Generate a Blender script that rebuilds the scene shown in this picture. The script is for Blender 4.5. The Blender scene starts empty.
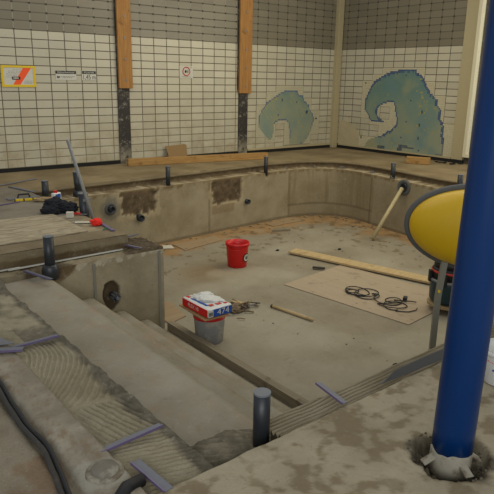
import bpy, bmesh, math, random
from mathutils import Vector, Matrix, noise
random.seed(7)
C = bpy.context.scene.collection
PI = math.pi
ZF = -0.95                                   # pool floor level, the deck is z = 0

# ---------------------------------------------------------------- colour and material helpers
def lin(c):
    return tuple((x/12.92 if x <= .04045 else ((x+.055)/1.055)**2.4) for x in (v/255. for v in c))
def rgba(c): return (*lin(c), 1)
class NT:
    def __init__(s, name):
        s.m = bpy.data.materials.new(name); s.m.use_nodes = True
        s.t = s.m.node_tree; s.n = s.t.nodes; s.l = s.t.links
        s.b = s.n['Principled BSDF']
    def new(s, kind, **kw):
        o = s.n.new(kind)
        for k, v in kw.items():
            if k in o.inputs.keys(): o.inputs[k].default_value = v
            else: setattr(o, k, v)
        return o
    def link(s, a, b): s.l.new(a, b)
    def math(s, op, a, b=None, c=None):
        o = s.n.new('ShaderNodeMath'); o.operation = op
        for i, v in enumerate((a, b, c)):
            if v is None: continue
            if isinstance(v, (int, float)): o.inputs[i].default_value = v
            else: s.link(v, o.inputs[i])
        return o.outputs[0]
    def mix(s, f, a, b, mode='MIX'):
        o = s.n.new('ShaderNodeMix'); o.data_type = 'RGBA'; o.blend_type = mode
        for i, v in ((0, f), (6, a), (7, b)):
            if isinstance(v, (int, float)): o.inputs[i].default_value = v
            elif isinstance(v, tuple): o.inputs[i].default_value = v if len(v) == 4 else (*v, 1)
            else: s.link(v, o.inputs[i])
        return o.outputs[2]
    def noise(s, scale, detail=4, rough=.6, vec=None, dist=0):
        o = s.n.new('ShaderNodeTexNoise'); o.inputs['Scale'].default_value = scale
        o.inputs['Detail'].default_value = detail; o.inputs['Roughness'].default_value = rough
        o.inputs['Distortion'].default_value = dist
        s.link(vec or s.obj(), o.inputs['Vector']); return o.outputs['Fac']
    def obj(s):
        if not hasattr(s, '_o'): s._o = s.n.new('ShaderNodeTexCoord')
        return s._o.outputs['Object']
    def ramp(s, f, a, b):
        o = s.n.new('ShaderNodeMapRange'); o.clamp = True
        o.inputs[1].default_value = a; o.inputs[2].default_value = b
        s.link(f, o.inputs[0]); return o.outputs[0]
    def bump(s, h, strength=.3, dist=.005):
        o = s.n.new('ShaderNodeBump'); o.inputs['Strength'].default_value = strength
        o.inputs['Distance'].default_value = dist
        s.link(h, o.inputs['Height']); s.link(o.outputs[0], s.b.inputs['Normal'])

def plain(name, c, rough=.6, metal=0, var=.12, scale=30, bump=0, dirt=None, dirt_lo=.55, spec=.5):
    t = NT(name); n = t.noise(scale)
    col = t.mix(n, tuple(x*(1-var) for x in lin(c)), tuple(min(1, x*(1+var)) for x in lin(c)))
    if dirt:
        d = t.ramp(t.noise(9, 8, .75), dirt_lo, dirt_lo+.12)
        col = t.mix(d, col, rgba(dirt))
    t.link(col, t.b.inputs['Base Color'])
    t.b.inputs['Roughness'].default_value = rough; t.b.inputs['Metallic'].default_value = metal
    t.b.inputs['Specular IOR Level'].default_value = spec
    if bump: t.bump(n, bump, .004)
    return t.m

def cement(name, rough=.9, speck=.10, bump=.5, fine=45, spec=.25):
    """colour comes from the mesh's own Col attribute, broken up by two scales of noise"""
    t = NT(name)
    a = t.n.new('ShaderNodeAttribute'); a.attribute_name = 'Col'
    n1 = t.noise(fine, 6, .7); n2 = t.noise(6, 5, .65)
    f = t.math('ADD', t.math('MULTIPLY', n1, speck*2), t.math('MULTIPLY', n2, .30))
    f = t.math('ADD', f, 1-speck+.08)
    h = t.new('ShaderNodeCombineColor')
    for i in range(3): t.link(f, h.inputs[i])
    col = t.mix(1., a.outputs['Color'], h.outputs[0], 'MULTIPLY')
    pit = t.math('MULTIPLY', t.ramp(t.noise(120, 3, .6), .62, .70), .45)
    col = t.mix(pit, col, rgba((78, 66, 48)))
    pale = t.math('MULTIPLY', t.ramp(t.noise(17, 6, .75), .56, .70), .38)
    col = t.mix(pale, col, rgba((166, 160, 142)))
    smut = t.math('MULTIPLY', t.ramp(t.noise(11, 7, .8, None, .6), .55, .68), .30)
    col = t.mix(smut, col, rgba((94, 80, 58)))
    t.link(col, t.b.inputs['Base Color'])
    t.b.inputs['Roughness'].default_value = rough
    t.b.inputs['Specular IOR Level'].default_value = spec
    t.bump(n1, bump, .006)
    return t.m

def wood(name, c, c2, along=0, scale=9, rough=.7, spec=.3):
    t = NT(name)
    mp = t.n.new('ShaderNodeMapping'); t.link(t.obj(), mp.inputs[0])
    s = [scale*5]*3; s[along] = scale*.35; mp.inputs['Scale'].default_value = s
    n = t.noise(1, 5, .65, mp.outputs[0], .6); k = t.noise(7, 3)
    col = t.mix(t.ramp(n, .35, .65), rgba(c), rgba(c2))
    col = t.mix(t.ramp(k, .6, .78), col, tuple(x*.6 for x in lin(c2)))
    t.link(col, t.b.inputs['Base Color']); t.b.inputs['Roughness'].default_value = rough
    t.b.inputs['Specular IOR Level'].default_value = spec
    t.bump(n, .25, .003)
    return t.m

# ---------------------------------------------------------------- mesh helpers
def link(o, parent=None):
    C.objects.link(o)
    if parent: o.parent = parent
    return o
def tag(o, label=None, cat=None, group=None, kind=None):
    if label: o['label'] = label
    if cat: o['category'] = cat
    if group: o['group'] = group
    if kind: o['kind'] = kind
    return o
def empty(name, loc, rz=0, label=None, cat=None, group=None):
    o = bpy.data.objects.new(name, None); o.empty_display_size = .1
    o.location = loc; o.rotation_euler = (0, 0, rz)
    link(o); return tag(o, label, cat, group)
def done(name, bm, mat, parent=None, smooth=False, loc=None, rot=None):
    me = bpy.data.meshes.new(name)
    bmesh.ops.recalc_face_normals(bm, faces=bm.faces)
    bm.to_mesh(me); bm.free(); me.materials.append(mat)
    if smooth: me.shade_smooth()
    o = bpy.data.objects.new(name, me)
    if loc: o.location = loc
    if rot: o.rotation_euler = rot
    return link(o, parent)
def box(bm, c, s, rot=None, bev=0):
    M = Matrix.Translation(c) @ (rot.to_4x4() if rot else Matrix()) @ Matrix.Diagonal((*s, 1))
    r = bmesh.ops.create_cube(bm, size=1, matrix=M)
    if bev:
        es = list({e for v in r['verts'] for e in v.link_edges})
        bmesh.ops.bevel(bm, geom=es, offset=bev, segments=2, affect='EDGES', profile=.5)
def bx(bm, x0, x1, y0, y1, z0, z1, bev=0):
    box(bm, ((x0+x1)/2, (y0+y1)/2, (z0+z1)/2), (x1-x0, y1-y0, z1-z0), None, bev)
def BM(): return bmesh.new()
def tube(bm, pts, r, n=12, caps=True, closed=False, prof=None):
    pts = [Vector(p) for p in pts]; N = len(pts); rings = []
    up = None
    for i, p in enumerate(pts):
        a = pts[(i-1) % N] if (closed or i > 0) else p
        b = pts[(i+1) % N] if (closed or i < N-1) else p
        d = (b-a).normalized()
        if up is None:
            up = Vector((0, 0, 1)) if abs(d.z) < .9 else Vector((1, 0, 0))
        x = d.cross(up).normalized(); y = x.cross(d).normalized(); up = y
        rr = r[i] if isinstance(r, (list, tuple)) else r
        rings.append([bm.verts.new(p + x*math.cos(2*PI*k/n)*rr + y*math.sin(2*PI*k/n)*rr) for k in range(n)])
    for i in range(N if closed else N-1):
        A, B = rings[i], rings[(i+1) % N]
        for k in range(n): bm.faces.new((A[k], A[(k+1) % n], B[(k+1) % n], B[k]))
    if caps and not closed:
        bm.faces.new(rings[0][::-1]); bm.faces.new(rings[-1])
def lathe(bm, prof, n=32, c=(0, 0, 0), capb=True, capt=True):
    rings = []
    for r, z in prof:
        rings.append([bm.verts.new((c[0]+r*math.cos(2*PI*k/n), c[1]+r*math.sin(2*PI*k/n), c[2]+z)) for k in range(n)])
    for A, B in zip(rings, rings[1:]):
        for k in range(n): bm.faces.new((A[k], A[(k+1) % n], B[(k+1) % n], B[k]))
    if capb: bm.faces.new(rings[0][::-1])
    if capt: bm.faces.new(rings[-1])
def prism(bm, pts, z0, z1):
    a = [bm.verts.new((x, y, z0)) for x, y in pts]; b = [bm.verts.new((x, y, z1)) for x, y in pts]
    n = len(pts)
    bm.faces.new(a[::-1]); bm.faces.new(b)
    for i in range(n): bm.faces.new((a[i], a[(i+1) % n], b[(i+1) % n], b[i]))
def disp_sphere(bm, c, s, amp, freq, seed=0, sub=4):
    r = bmesh.ops.create_icosphere(bm, subdivisions=sub, radius=1)
    for v in r['verts']:
        k = 1 + amp*noise.fractal(v.co*freq + Vector((seed, seed*2.3, 0)), .8, 2, 4)
        v.co = Vector((v.co.x*s[0]*k, v.co.y*s[1]*k, v.co.z*s[2]*k)) + Vector(c)
def grid(name, nu, nv, fp, fc, mat, parent=None, skirt=0, smooth=True):
    """sheet of (nu+1)x(nv+1) points with a colour per point; optional vertical skirt gives it a body"""
    bm = BM(); lay = bm.verts.layers.float_color.new('Col'); V = []
    for i in range(nu+1):
        row = []
        for j in range(nv+1):
            p = Vector(fp(i/nu, j/nv)); v = bm.verts.new(p); c = fc(p)
            v[lay] = (*lin(c), 1); row.append(v)
        V.append(row)
    for i in range(nu):
        for j in range(nv): bm.faces.new((V[i][j], V[i+1][j], V[i+1][j+1], V[i][j+1]))
    if skirt:
        ring = [V[i][0] for i in range(nu+1)] + [V[nu][j] for j in range(1, nv+1)] + \
               [V[i][nv] for i in range(nu-1, -1, -1)] + [V[0][j] for j in range(nv-1, 0, -1)]
        low = []
        for v in ring:
            w = bm.verts.new(v.co - Vector((0, 0, skirt))); w[lay] = v[lay]; low.append(w)
        n = len(ring)
        for i in range(n): bm.faces.new((ring[i], ring[(i+1) % n], low[(i+1) % n], low[i]))
    return done(name, bm, mat, parent, smooth)
def colour_all(o, c):
    a = o.data.color_attributes.new('Col', 'FLOAT_COLOR', 'POINT')
    for d in a.data: d.color = (*lin(c), 1)
    return o
def fbm(p, s, o=4, seed=0): return noise.fractal(Vector(p)*s + Vector((seed, seed*1.7, seed*.3)), .9, 2, o)
def mixc(a, b, t):
    t = max(0, min(1, t)); return tuple(x+(y-x)*t for x, y in zip(a, b))
def sstep(x, a, b):
    t = max(0, min(1, (x-a)/(b-a))); return t*t*(3-2*t)
def text(name, s, size, mat, parent, loc, rot, squeeze=1, depth=.0006):
    cu = bpy.data.curves.new(name, 'FONT'); cu.body = s; cu.size = size; cu.extrude = depth
    cu.align_x = 'CENTER'; cu.align_y = 'CENTER'
    t = bpy.data.objects.new('t', cu); C.objects.link(t)
    bpy.context.view_layer.update()
    me = bpy.data.meshes.new_from_object(t.evaluated_get(bpy.context.evaluated_depsgraph_get()))
    bpy.data.objects.remove(t)
    me.materials.clear(); me.materials.append(mat)
    for v in me.vertices: v.co.x *= squeeze
    o = bpy.data.objects.new(name, me); o.location = loc; o.rotation_euler = rot
    return link(o, parent)

# ---------------------------------------------------------------- materials
CEM = cement('cement'); CEMR = cement('rough mortar', speck=.22, bump=.9, fine=70)
CEMS = cement('smooth screed', speck=.05, bump=.15, rough=.8, fine=30)
M = dict(
    pvc=plain('grey pvc', (36, 40, 43), .4, var=.3, dirt=(96, 92, 80), dirt_lo=.62),
    pvc_cap=plain('grey pipe cap', (108, 112, 116), .5, dirt=(135, 128, 112), dirt_lo=.6),
    black=plain('black rubber', (20, 20, 22), .6),
    bitumen=plain('black bitumen strip', (24, 22, 19), .9, var=.4),
    yellow=plain('yellow plastic', (204, 164, 0), .5, var=.05),
    yellowm=plain('yellow paint', (216, 184, 24), .5, var=.05),
    grey_rubber=plain('grey rubber edging', (84, 84, 82), .7),
    blue=plain('blue painted steel', (0, 44, 94), .32, var=.06, scale=8, dirt=(24, 62, 116), dirt_lo=.78, spec=.3),
    white_primer=plain('white primer', (150, 144, 126), .8, dirt=(108, 97, 78), dirt_lo=.46),
    steel=plain('galvanised steel', (128, 128, 124), .5, .35, dirt=(105, 98, 84)),
    greypaint=plain('grey painted steel', (122, 120, 106), .6),
    red=plain('red plastic', (196, 18, 16), .38, var=.08, dirt=(150, 110, 95), dirt_lo=.72),
    redcloth=plain('red cloth', (226, 38, 22), .8),
    white=plain('white plastic', (205, 205, 198), .5, dirt=(160, 150, 130), dirt_lo=.62),
    paper=plain('white paper', (196, 190, 172), .9), capstone=plain('cement dusted cap', (116, 110, 96), .85, var=.25, dirt=(150, 144, 126), dirt_lo=.5),
    greybucket=plain('grey cement bucket', (134, 135, 132), .6, dirt=(160, 156, 144), dirt_lo=.5),
    cloth=plain('dark jacket fabric', (22, 24, 30), .9, var=.3),
    tank=plain('dark teal plastic', (20, 52, 62), .45, dirt=(80, 82, 74), dirt_lo=.6),
    orange=plain('orange sign stripe', (240, 84, 24), .5, var=.03),
    signred=plain('sign red', (190, 60, 44), .5, var=.03),
    signblack=plain('sign black', (26, 24, 22), .5),
    signwhite=plain('sign white', (196, 194, 180), .5, var=.04),
    signgrey=plain('sign grey print', (128, 124, 112), .6),
    printblue=plain('blue print', (24, 70, 150), .5),
    purple=plain('purple protective film', (102, 91, 120), .4, var=.1, dirt=(130, 124, 118), dirt_lo=.62),
    alu=plain('brushed aluminium edge profile', (112, 114, 122), .55, .3, dirt=(110, 104, 92)),
    green=plain('green cord', (40, 104, 70), .7),
    pvcbeige=plain('beige pipe', (178, 164, 122), .55, dirt=(150, 134, 98)),
    canvas=plain('canvas glove', (150, 128, 92), .9, var=.25),
    carton=plain('dusty cardboard', (150, 118, 80), .9),
    wframe=plain('white window frame', (214, 208, 178), .4, var=.03),
    beigeframe=plain('beige painted column', (172, 160, 124), .6, var=.05, dirt=(145, 132, 100), dirt_lo=.68),
    wpost=wood('orange stained wood', (176, 130, 74), (150, 106, 56), 2),
    beam=wood('pale construction timber', (176, 140, 84), (150, 112, 62), 0),
    plank=wood('new pine plank', (188, 166, 122), (172, 146, 102), 1),
    dirtywood=wood('cement stained timber', (140, 130, 108), (116, 104, 82), 1),
    ply=wood('dusty plywood', (166, 150, 126), (160, 143, 118), 1, 3),
    ply_orange=wood('stained plywood', (156, 136, 106), (146, 122, 90), 0, 3),
    chip=plain('hardboard', (140, 112, 72), .85, var=.12, scale=60),
)
def glass_mat():
    t = NT('window glass'); g = t.n.new('ShaderNodeBsdfGlossy'); g.inputs['Roughness'].default_value = .02
    tr = t.n.new('ShaderNodeBsdfTransparent'); mx = t.n.new('ShaderNodeMixShader'); mx.inputs[0].default_value = .08
    t.link(tr.outputs[0], mx.inputs[1]); t.link(g.outputs[0], mx.inputs[2])
    t.link(mx.outputs[0], t.n['Material Output'].inputs[0]); return t.m
M['glass'] = glass_mat()

def dark_channel():
    t = NT('dark steel with paint spatter')
    n = t.noise(16, 8, .8); n2 = t.noise(3, 3)
    f = t.ramp(t.math('ADD', n, t.math('MULTIPLY', n2, .25)), .66, .74)
    col = t.mix(f, rgba((44, 40, 35)), rgba((128, 122, 108)))
    sx = t.n.new('ShaderNodeSeparateXYZ'); t.link(t.obj(), sx.inputs[0])
    low = t.math('MULTIPLY', t.ramp(sx.outputs[2], .32, .12), t.ramp(t.noise(12, 5, .7), .35, .55))
    col = t.mix(low, col, rgba((140, 132, 112)))
    t.link(col, t.b.inputs['Base Color']); t.b.inputs['Roughness'].default_value = .6; return t.m
M['channel'] = dark_channel()

def tile_mat(name, faint_vertical):
    """25 x 12.5 cm wall tiles from the UV map (u counts tiles, v counts rows down from the colour change)"""
    t = NT(name)
    uv = t.n.new('ShaderNodeUVMap'); s = t.n.new('ShaderNodeSeparateXYZ'); t.link(uv.outputs[0], s.inputs[0])
    u, v = s.outputs[0], s.outputs[1]
    def edge(x):                                   # distance to the nearest joint
        f = t.math('FRACT', x); return t.math('MINIMUM', f, t.math('SUBTRACT', 1, f))
    eu, ev = edge(u), edge(v)
    gu = t.ramp(eu, .034, .024); gv = t.ramp(ev, .062, .045)
    # per tile tone
    fl = t.n.new('ShaderNodeCombineXYZ'); t.link(t.math('FLOOR', u), fl.inputs[0]); t.link(t.math('FLOOR', v), fl.inputs[1])
    wn = t.n.new('ShaderNodeTexWhiteNoise'); wn.noise_dimensions = '2D'; t.link(fl.outputs[0], wn.inputs[0])
    upper = t.math('GREATER_THAN', v, 0)
    cream = t.mix(wn.outputs[0], rgba((180, 174, 152)), rgba((192, 186, 163)))
    taupe = t.mix(wn.outputs[0], rgba((118, 112, 94)), rgba((128, 121, 102)))
    # dusty, worn lower rows
    so = t.n.new('ShaderNodeSeparateXYZ'); t.link(t.obj(), so.inputs[0])
    low = t.ramp(so.outputs[2], 1.3, .1)
    dn = t.ramp(t.noise(3.2, 7, .72), .46, .66)
    d = t.math('MULTIPLY', t.math('MULTIPLY', low, dn), .75)
    cream = t.mix(d, cream, rgba((158, 142, 110)))
    spots = t.math('MULTIPLY', t.ramp(t.noise(26, 3, .5), .66, .72), .35)
    cream = t.mix(spots, cream, rgba((120, 104, 78)))
    tile = t.mix(upper, cream, taupe)
    gn = t.ramp(t.noise(5, 4), .35, .65)
    grout_l = t.mix(gn, rgba((74, 68, 55)), rgba((104, 96, 78)))
    fade = t.math('MULTIPLY', t.ramp(so.outputs[2], .9, .15), .55)
    grout_l = t.mix(fade, grout_l, rgba((150, 140, 112)))
    gdark = t.mix(gn, rgba((62, 56, 46)), rgba((84, 77, 62)))
    glite = rgba((142, 137, 120))
    both = t.math('MULTIPLY', t.ramp(eu, .075, .05), t.ramp(ev, .13, .09))
    gvert = t.mix(t.math('MULTIPLY', upper, faint_vertical), t.mix(upper, grout_l, gdark), glite)
    ghori = t.mix(upper, grout_l, gdark)
    col = t.mix(gu, tile, gvert); col = t.mix(t.math('MULTIPLY', gv, t.mix(upper, (1, 1, 1, 1), (.75, .75, .75, 1))), col, ghori)
    col = t.mix(t.math('MULTIPLY', both, upper), col, rgba((48, 43, 35)))
    t.link(col, t.b.inputs['Base Color'])
    g = t.math('MAXIMUM', gu, gv)
    r = t.math('ADD', t.math('MULTIPLY', g, .5), .25); t.link(r, t.b.inputs['Roughness'])
    t.bump(t.math('SUBTRACT', 1, g), .4, .003)
    return t.m
TILE_A = tile_mat('wall tiles', .85); TILE_B = tile_mat('wall tiles dark joints', .1)

# ---------------------------------------------------------------- walls
ZR = 2.06                                     # level where the tiles change colour
def tile_panel(bm, uvl, p0, p1, s0, s1, z0, z1, off, n):
    """slab facing -n side; s is the run along the wall, off where a joint falls"""
    th = .03; a = Vector(p0); b = Vector(p1); nn = Vector(n)*th
    q = [Vector((a.x, a.y, z0)), Vector((b.x, b.y, z0)), Vector((b.x, b.y, z1)), Vector((a.x, a.y, z1))]
    ss = [s0, s1, s1, s0]; zz = [z0, z0, z1, z1]
    vs = [bm.verts.new(p) for p in q]; vb = [bm.verts.new(p+nn) for p in q]
    fs = [bm.faces.new(vs), bm.faces.new(vb[::-1])]
    for i in range(4): fs.append(bm.faces.new((vs[i], vb[i], vb[(i+1) % 4], vs[(i+1) % 4])))
    uvs = {}
    for v, s, z in zip(vs+vb, ss+ss, zz+zz): uvs[v] = ((s-off)/.25, (z-ZR)/.125)
    for f in fs:
        for lp in f.loops: lp[uvl].uv = uvs[lp.vert]
ZT = 4.0
bm = BM(); uvl = bm.loops.layers.uv.new('UVMap')
tile_panel(bm, uvl, (-11, 0, 0), (-5.24, 0, 0), -11, -5.24, .06, ZT, -6.854, (0, 1, 0))
tile_panel(bm, uvl, (-5.03, 0, 0), (-2.72, 0, 0), -5.03, -2.72, .065, ZT, -4.796, (0, 1, 0))
tag(done('wall_left', bm, TILE_A), 'long white tiled wall with a taupe upper band', kind='structure')
bm = BM(); uvl = bm.loops.layers.uv.new('UVMap')
tile_panel(bm, uvl, (-2.52, 0, 0), (-.13, 0, 0), -2.52, -.13, .10, ZT, -2.280, (0, 1, 0))
tag(done('wall_back', bm, TILE_B), 'white tiled wall bay between the second post and the corner', kind='structure')
bm = BM(); uvl = bm.loops.layers.uv.new('UVMap')
tile_panel(bm, uvl, (0, -.02, 0), (0, -2.95, 0), .02, 2.95, .09, ZT, .458, (1, 0, 0))
tag(done('wall_right', bm, TILE_B), 'white tiled wall with the large wave mosaic', kind='structure')
# masonry behind the tiles
bm = BM(); bx(bm, -11, .18, .031, .2, -.95, ZT); bx(bm, .031, .2, -3.25, .03, -.95, ZT); bx(bm, .031, .2, -10, -3.25, -.95, .12)
o = colour_all(tag(done('wall_masonry', bm, CEM), kind='structure'), (70, 62, 48))
bm = BM(); bx(bm, -11, -.12, -.02, .03, 0, .058); bx(bm, -.02, .03, -3.2, -.02, 0, .058)
tag(done('trim_1', bm, M['bitumen']), 'black sealing strip at the wall base', kind='structure')
bm = BM(); bx(bm, -2.5, -.16, -.03, .028, .060, .098, .004)
tag(done('trim_2', bm, M['beigeframe']), 'pale sill under the tiles', kind='structure')
bm = BM(); bx(bm, -.03, .028, -2.95, -.12, .060, .088, .004)
tag(done('trim_3', bm, M['beigeframe']), kind='structure')
bm = BM(); bx(bm, -.165, -.02, -.09, .02, 0, ZT, .006)
tag(done('trim_4', bm, M['beigeframe']), 'pale square trim in the wall corner', kind='structure')
bm = BM(); bx(bm, -.02, .25, -3.19, -2.955, .06, ZT, .006)
tag(done('trim_5', bm, M['beigeframe']), 'wide beige column at the end of the tiled wall', kind='structure')
# window beyond the column
w = empty('window_1', (0, -3.2, .12)); w['kind'] = 'structure'
bm = BM(); bx(bm, -.05, .06, -.07, -.003, 0, ZT-.12, .004)
for y in (-2.2, -4.3, -6.4): bx(bm, -.03, .05, y-.035, y+.035, .06, ZT-.19)
bx(bm, -.03, .05, -6.8, -.07, 0, .06); bx(bm, -.03, .05, -6.8, -.07, ZT-.19, ZT-.12)
done('window_frame', bm, M['wframe'], w)
bm = BM(); bx(bm, .005, .012, -6.75, -.07, .06, ZT-.19); done('window_glass', bm, M['glass'], w)

# plaster patch where tiles are gone, bottom left of the right wall
bm = BM(); prism(bm, [(.1, .595), (.25, .60), (.448, .540), (.56, .45), (.658, .399), (.70, .30), (.784, .241), (.74, .15), (.718, .09), (.1, .09)], 0, .004)
o = colour_all(done('plaster_patch', bm, CEMS, None), (166, 154, 124))
o.matrix_world = Matrix(((0, 0, -1, 0), (-1, 0, 0, 0), (0, 1, 0, 0), (0, 0, 0, 1)))
tag(o, 'smooth beige plaster patch at the left foot of the right tiled wall', 'patch')

# ---------------------------------------------------------------- wave mosaics
RW=[(1.021,0.610),(0.901,0.746),(0.812,0.831),(0.785,1.036),(0.832,1.120),(0.876,1.222),(0.935,1.325),(1.004,1.426),(1.130,1.486),(1.251,1.545),(1.324,1.596),(1.518,1.624),(1.624,1.645),(1.999,1.645),(2.050,1.590),(2.146,1.544),(2.210,1.472),(2.266,1.373),(2.305,1.319),(2.370,1.239),(2.456,1.159),(2.549,1.108),(2.549,1.017),(2.635,0.930),(2.643,0.858),(2.644,0.767),(2.706,0.698),(2.749,0.609),(2.747,0.536),(2.773,0.233),(2.786,0.038),(0.836,0.02),(0.900,0.167),(0.949,0.234),(1.130,0.301),(1.292,0.355),(1.390,0.413),(1.436,0.457),(1.537,0.484),(1.638,0.590),(1.626,0.824),(1.587,0.841),(1.557,1.015),(1.370,1.017),(1.232,0.972),(1.173,0.908),(1.142,0.859),(1.163,0.720),(1.261,0.673),(1.332,0.630)]
LW=[(-1.467,1.228),(-1.192,1.229),(-1.188,1.146),(-1.047,1.115),(-1.001,1.016),(-0.850,0.927),(-0.847,0.870),(-0.713,0.721),(-0.681,0.601),(-0.773,0.352),(-0.908,0.195),(-0.972,0.131),(-1.057,0.076),(-1.373,0.093),(-1.363,0.278),(-1.409,0.535),(-1.483,0.628),(-1.675,0.633),(-1.754,0.588),(-1.822,0.518),(-1.83,0.30),(-1.90,0.23),(-2.021,0.301),(-2.146,0.430),(-2.214,0.531),(-2.220,0.739),(-2.133,0.834),(-2.060,0.927),(-2.008,0.996),(-1.879,1.049),(-1.749,1.117),(-1.657,1.173)]
LDOT=[(-2.215,1.032),(-1.611,1.028),(-1.207,0.975),(-0.908,0.778),(-1.706,0.733),(-.80,1.12),(-.62,.63)]
RDOT=[(0.789,1.378),(1.791,1.533),(2.635,1.281),(1.934,1.077),(2.234,0.874),(1.884,0.674),(2.182,0.626),(1.784,0.365),(2.188,0.369),(2.228,0.13),(0.795,0.575),(0.840,0.526),(0.752,0.280)]
RBAR=[(1.75,1.95,.185),(1.95,2.12,.165),(1.22,1.39,.125),(1.70,1.82,.125)]
def inside(P, x, y):
    c = False; n = len(P)
    for i in range(n):
        (x1, y1), (x2, y2) = P[i], P[(i+1) % n]
        if (y1 > y) != (y2 > y) and x < (x2-x1)*(y-y1)/(y2-y1)+x1: c = not c
    return c
def mosaic(name, poly, dots, bars, off, z0, s_rng, z_rng, place, fade, kind, seed):
    c = .25/8; cz = .125/4; rnd = random.Random(seed)
    i0 = math.floor((s_rng[0]-off)/c); i1 = math.ceil((s_rng[1]-off)/c)
    j0 = math.floor((z_rng[0]-ZR)/cz); j1 = math.ceil((z_rng[1]-ZR)/cz)
    S = {}
    for i in range(i0, i1):
        for j in range(j0, j1):
            s = off+(i+.5)*c; z = ZR+(j+.5)*cz
            if z > z0+.01 and inside(poly, s, z): S[i, j] = (s, z)
    blocks = {(i//8, j//4) for i, j in S}
    # enclosed loop of the curl is cream mosaic as well
    cells = {}
    for (a, b) in blocks:
        for i in range(a*8, a*8+8):
            for j in range(b*4, b*4+4): cells[i, j] = None
    bm = BM(); lay = bm.loops.layers.float_color.new('Col')
    joint = bm.faces.layers.int.new('j')
    for (i, j) in cells:
        s = off+(i+.5)*c; z = ZR+(j+.5)*cz
        if z < z0+.012: continue
        if (i, j) in S:
            edge = any((i+a, j+b) not in S for a, b in ((1, 0), (-1, 0), (0, 1), (0, -1)))
            thick = any((i+a, j+b) not in S for a, b in ((1, 1), (-1, 1), (0, 2), (2, 0)))
            k = max(0, min(1, (z-.1)/1.4))
            col = mixc((150, 158, 132), (88, 128, 124), k*1.15)
            w = fbm((s, 0, z), 2.4, 4, seed)
            col = mixc(col, (92, 132, 140) if w > 0 else (156, 154, 118), abs(w)*.9)
            if rnd.random() < .06 and fbm((s, 0, z), 3.1, 2, seed+5) > .1: col = (164, 154, 84)
            if kind == 'big':
                if (edge or (thick and rnd.random() < .8)) and z > .32+ (0.25 if s < .9 else 0): col = mixc((36, 66, 116), (56, 88, 130), rnd.random())
                elif edge and 2.6 < s: col = mixc((84, 98, 104), (120, 125, 105), rnd.random())
            else:
                if edge and (z > .55 or (s > -1.42 and z > .25 and rnd.random() < .7)) and rnd.random() < (.92 if s < -.9 else .7): col = mixc((44, 78, 130), (80, 108, 140), rnd.random())
                elif edge and rnd.random() < .3 and s > -1.1: col = (64, 84, 112)
            col = mixc(col, (170, 163, 134), fade*(1.15-k*.8)+rnd.random()*.08)
        else:
            col = mixc((200, 192, 162), (192, 184, 154), rnd.random())
            if kind == 'small': col = mixc(col, (178, 172, 148), .5)
        for (ds, dz) in dots:
            if abs(s-ds) < c*.62 and abs(z-dz) < cz*.62: col = (52, 66, 92)
        for (a, b, zz) in bars:
            if a < s < b and abs(z-zz) < cz*.6: col = mixc((60, 76, 100), (100, 110, 105), rnd.random())
        g = .0013; h = .004+rnd.random()*.0006
        q = [(s-c/2+g, z-cz/2+g), (s+c/2-g, z-cz/2+g), (s+c/2-g, z+cz/2-g), (s-c/2+g, z+cz/2-g)]
        f = bm.faces.new([bm.verts.new(place(a, b, h)) for a, b in q])
        L = (*lin(col), 1)
        for lp in f.loops: lp[lay] = L
    for (a, b) in blocks:                         # bedding mortar seen in the joints
        s, z = off+a*.25, max(ZR+b*.125, z0)
        f = bm.faces.new([bm.verts.new(place(x, y, .002)) for x, y in ((s, z), (s+.25, z), (s+.25, ZR+b*.125+.125), (s, ZR+b*.125+.125))])
        for lp in f.loops: lp[lay] = (*lin((146, 138, 114)), 1)
    return done(name, bm, MOS)
t = NT('glazed mosaic'); a = t.n.new('ShaderNodeAttribute'); a.attribute_name = 'Col'
t.link(a.outputs['Color'], t.b.inputs['Base Color']); t.b.inputs['Roughness'].default_value = .45; MOS = t.m
o = mosaic('wave_mosaic', RW, RDOT, RBAR, .458-.5, .09, (.5, 2.95), (0, 1.8), lambda s, z, h: (-h, -s, z), .15, 'big', 3)
tag(o, 'large blue green curling wave mosaic on the right tiled wall', 'mosaic', 'wave mosaics')
o = mosaic('wave_mosaic', LW, LDOT, [], -2.28, .10, (-2.4, -.5), (0, 1.4), lambda s, z, h: (s, -h, z), .34, 'small', 9)
tag(o, 'smaller faded wave mosaic between the second post and the corner', 'mosaic', 'wave mosaics')

# ---------------------------------------------------------------- wall posts: wood over dark steel
def wall_post(x0, x1, c0, c1, zb, label):
    r = empty('wall_post', ((x0+x1)/2, 0, 0), 0, label, 'post', 'wooden clad posts on the tiled wall')
    cx = (x0+x1)/2
    bm = BM(); bx(bm, c0-cx, c1-cx, -.03, .028, 0.002, zb+.05, .003); done('steel_channel', bm, M['channel'], r)
    bm = BM(); bx(bm, x0-cx, x1-cx, -.075, -.031, zb, ZT, .006); done('wooden_board', bm, M['wpost'], r)
    bm = BM(); bx(bm, x0-cx-.012, x1-cx+.0, -.031, .03, zb+.055, ZT); done('backing_strip', bm, M['channel'], r)
    for k in range(7):
        bm = BM(); z = zb+.13+k*.33
        tube(bm, [(0, -.074, z), (0, -.083, z)], .019, 10); done('bolt', bm, M['steel'], r)
    return r
wall_post(-5.245, -5.0, -5.255, -5.05, 1.24, 'left post on the tiled wall, orange wood above dark steel')
wall_post(-2.755, -2.47, -2.73, -2.52, 1.16, 'right post on the tiled wall, nearer the corner, orange wood above dark steel')

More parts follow.
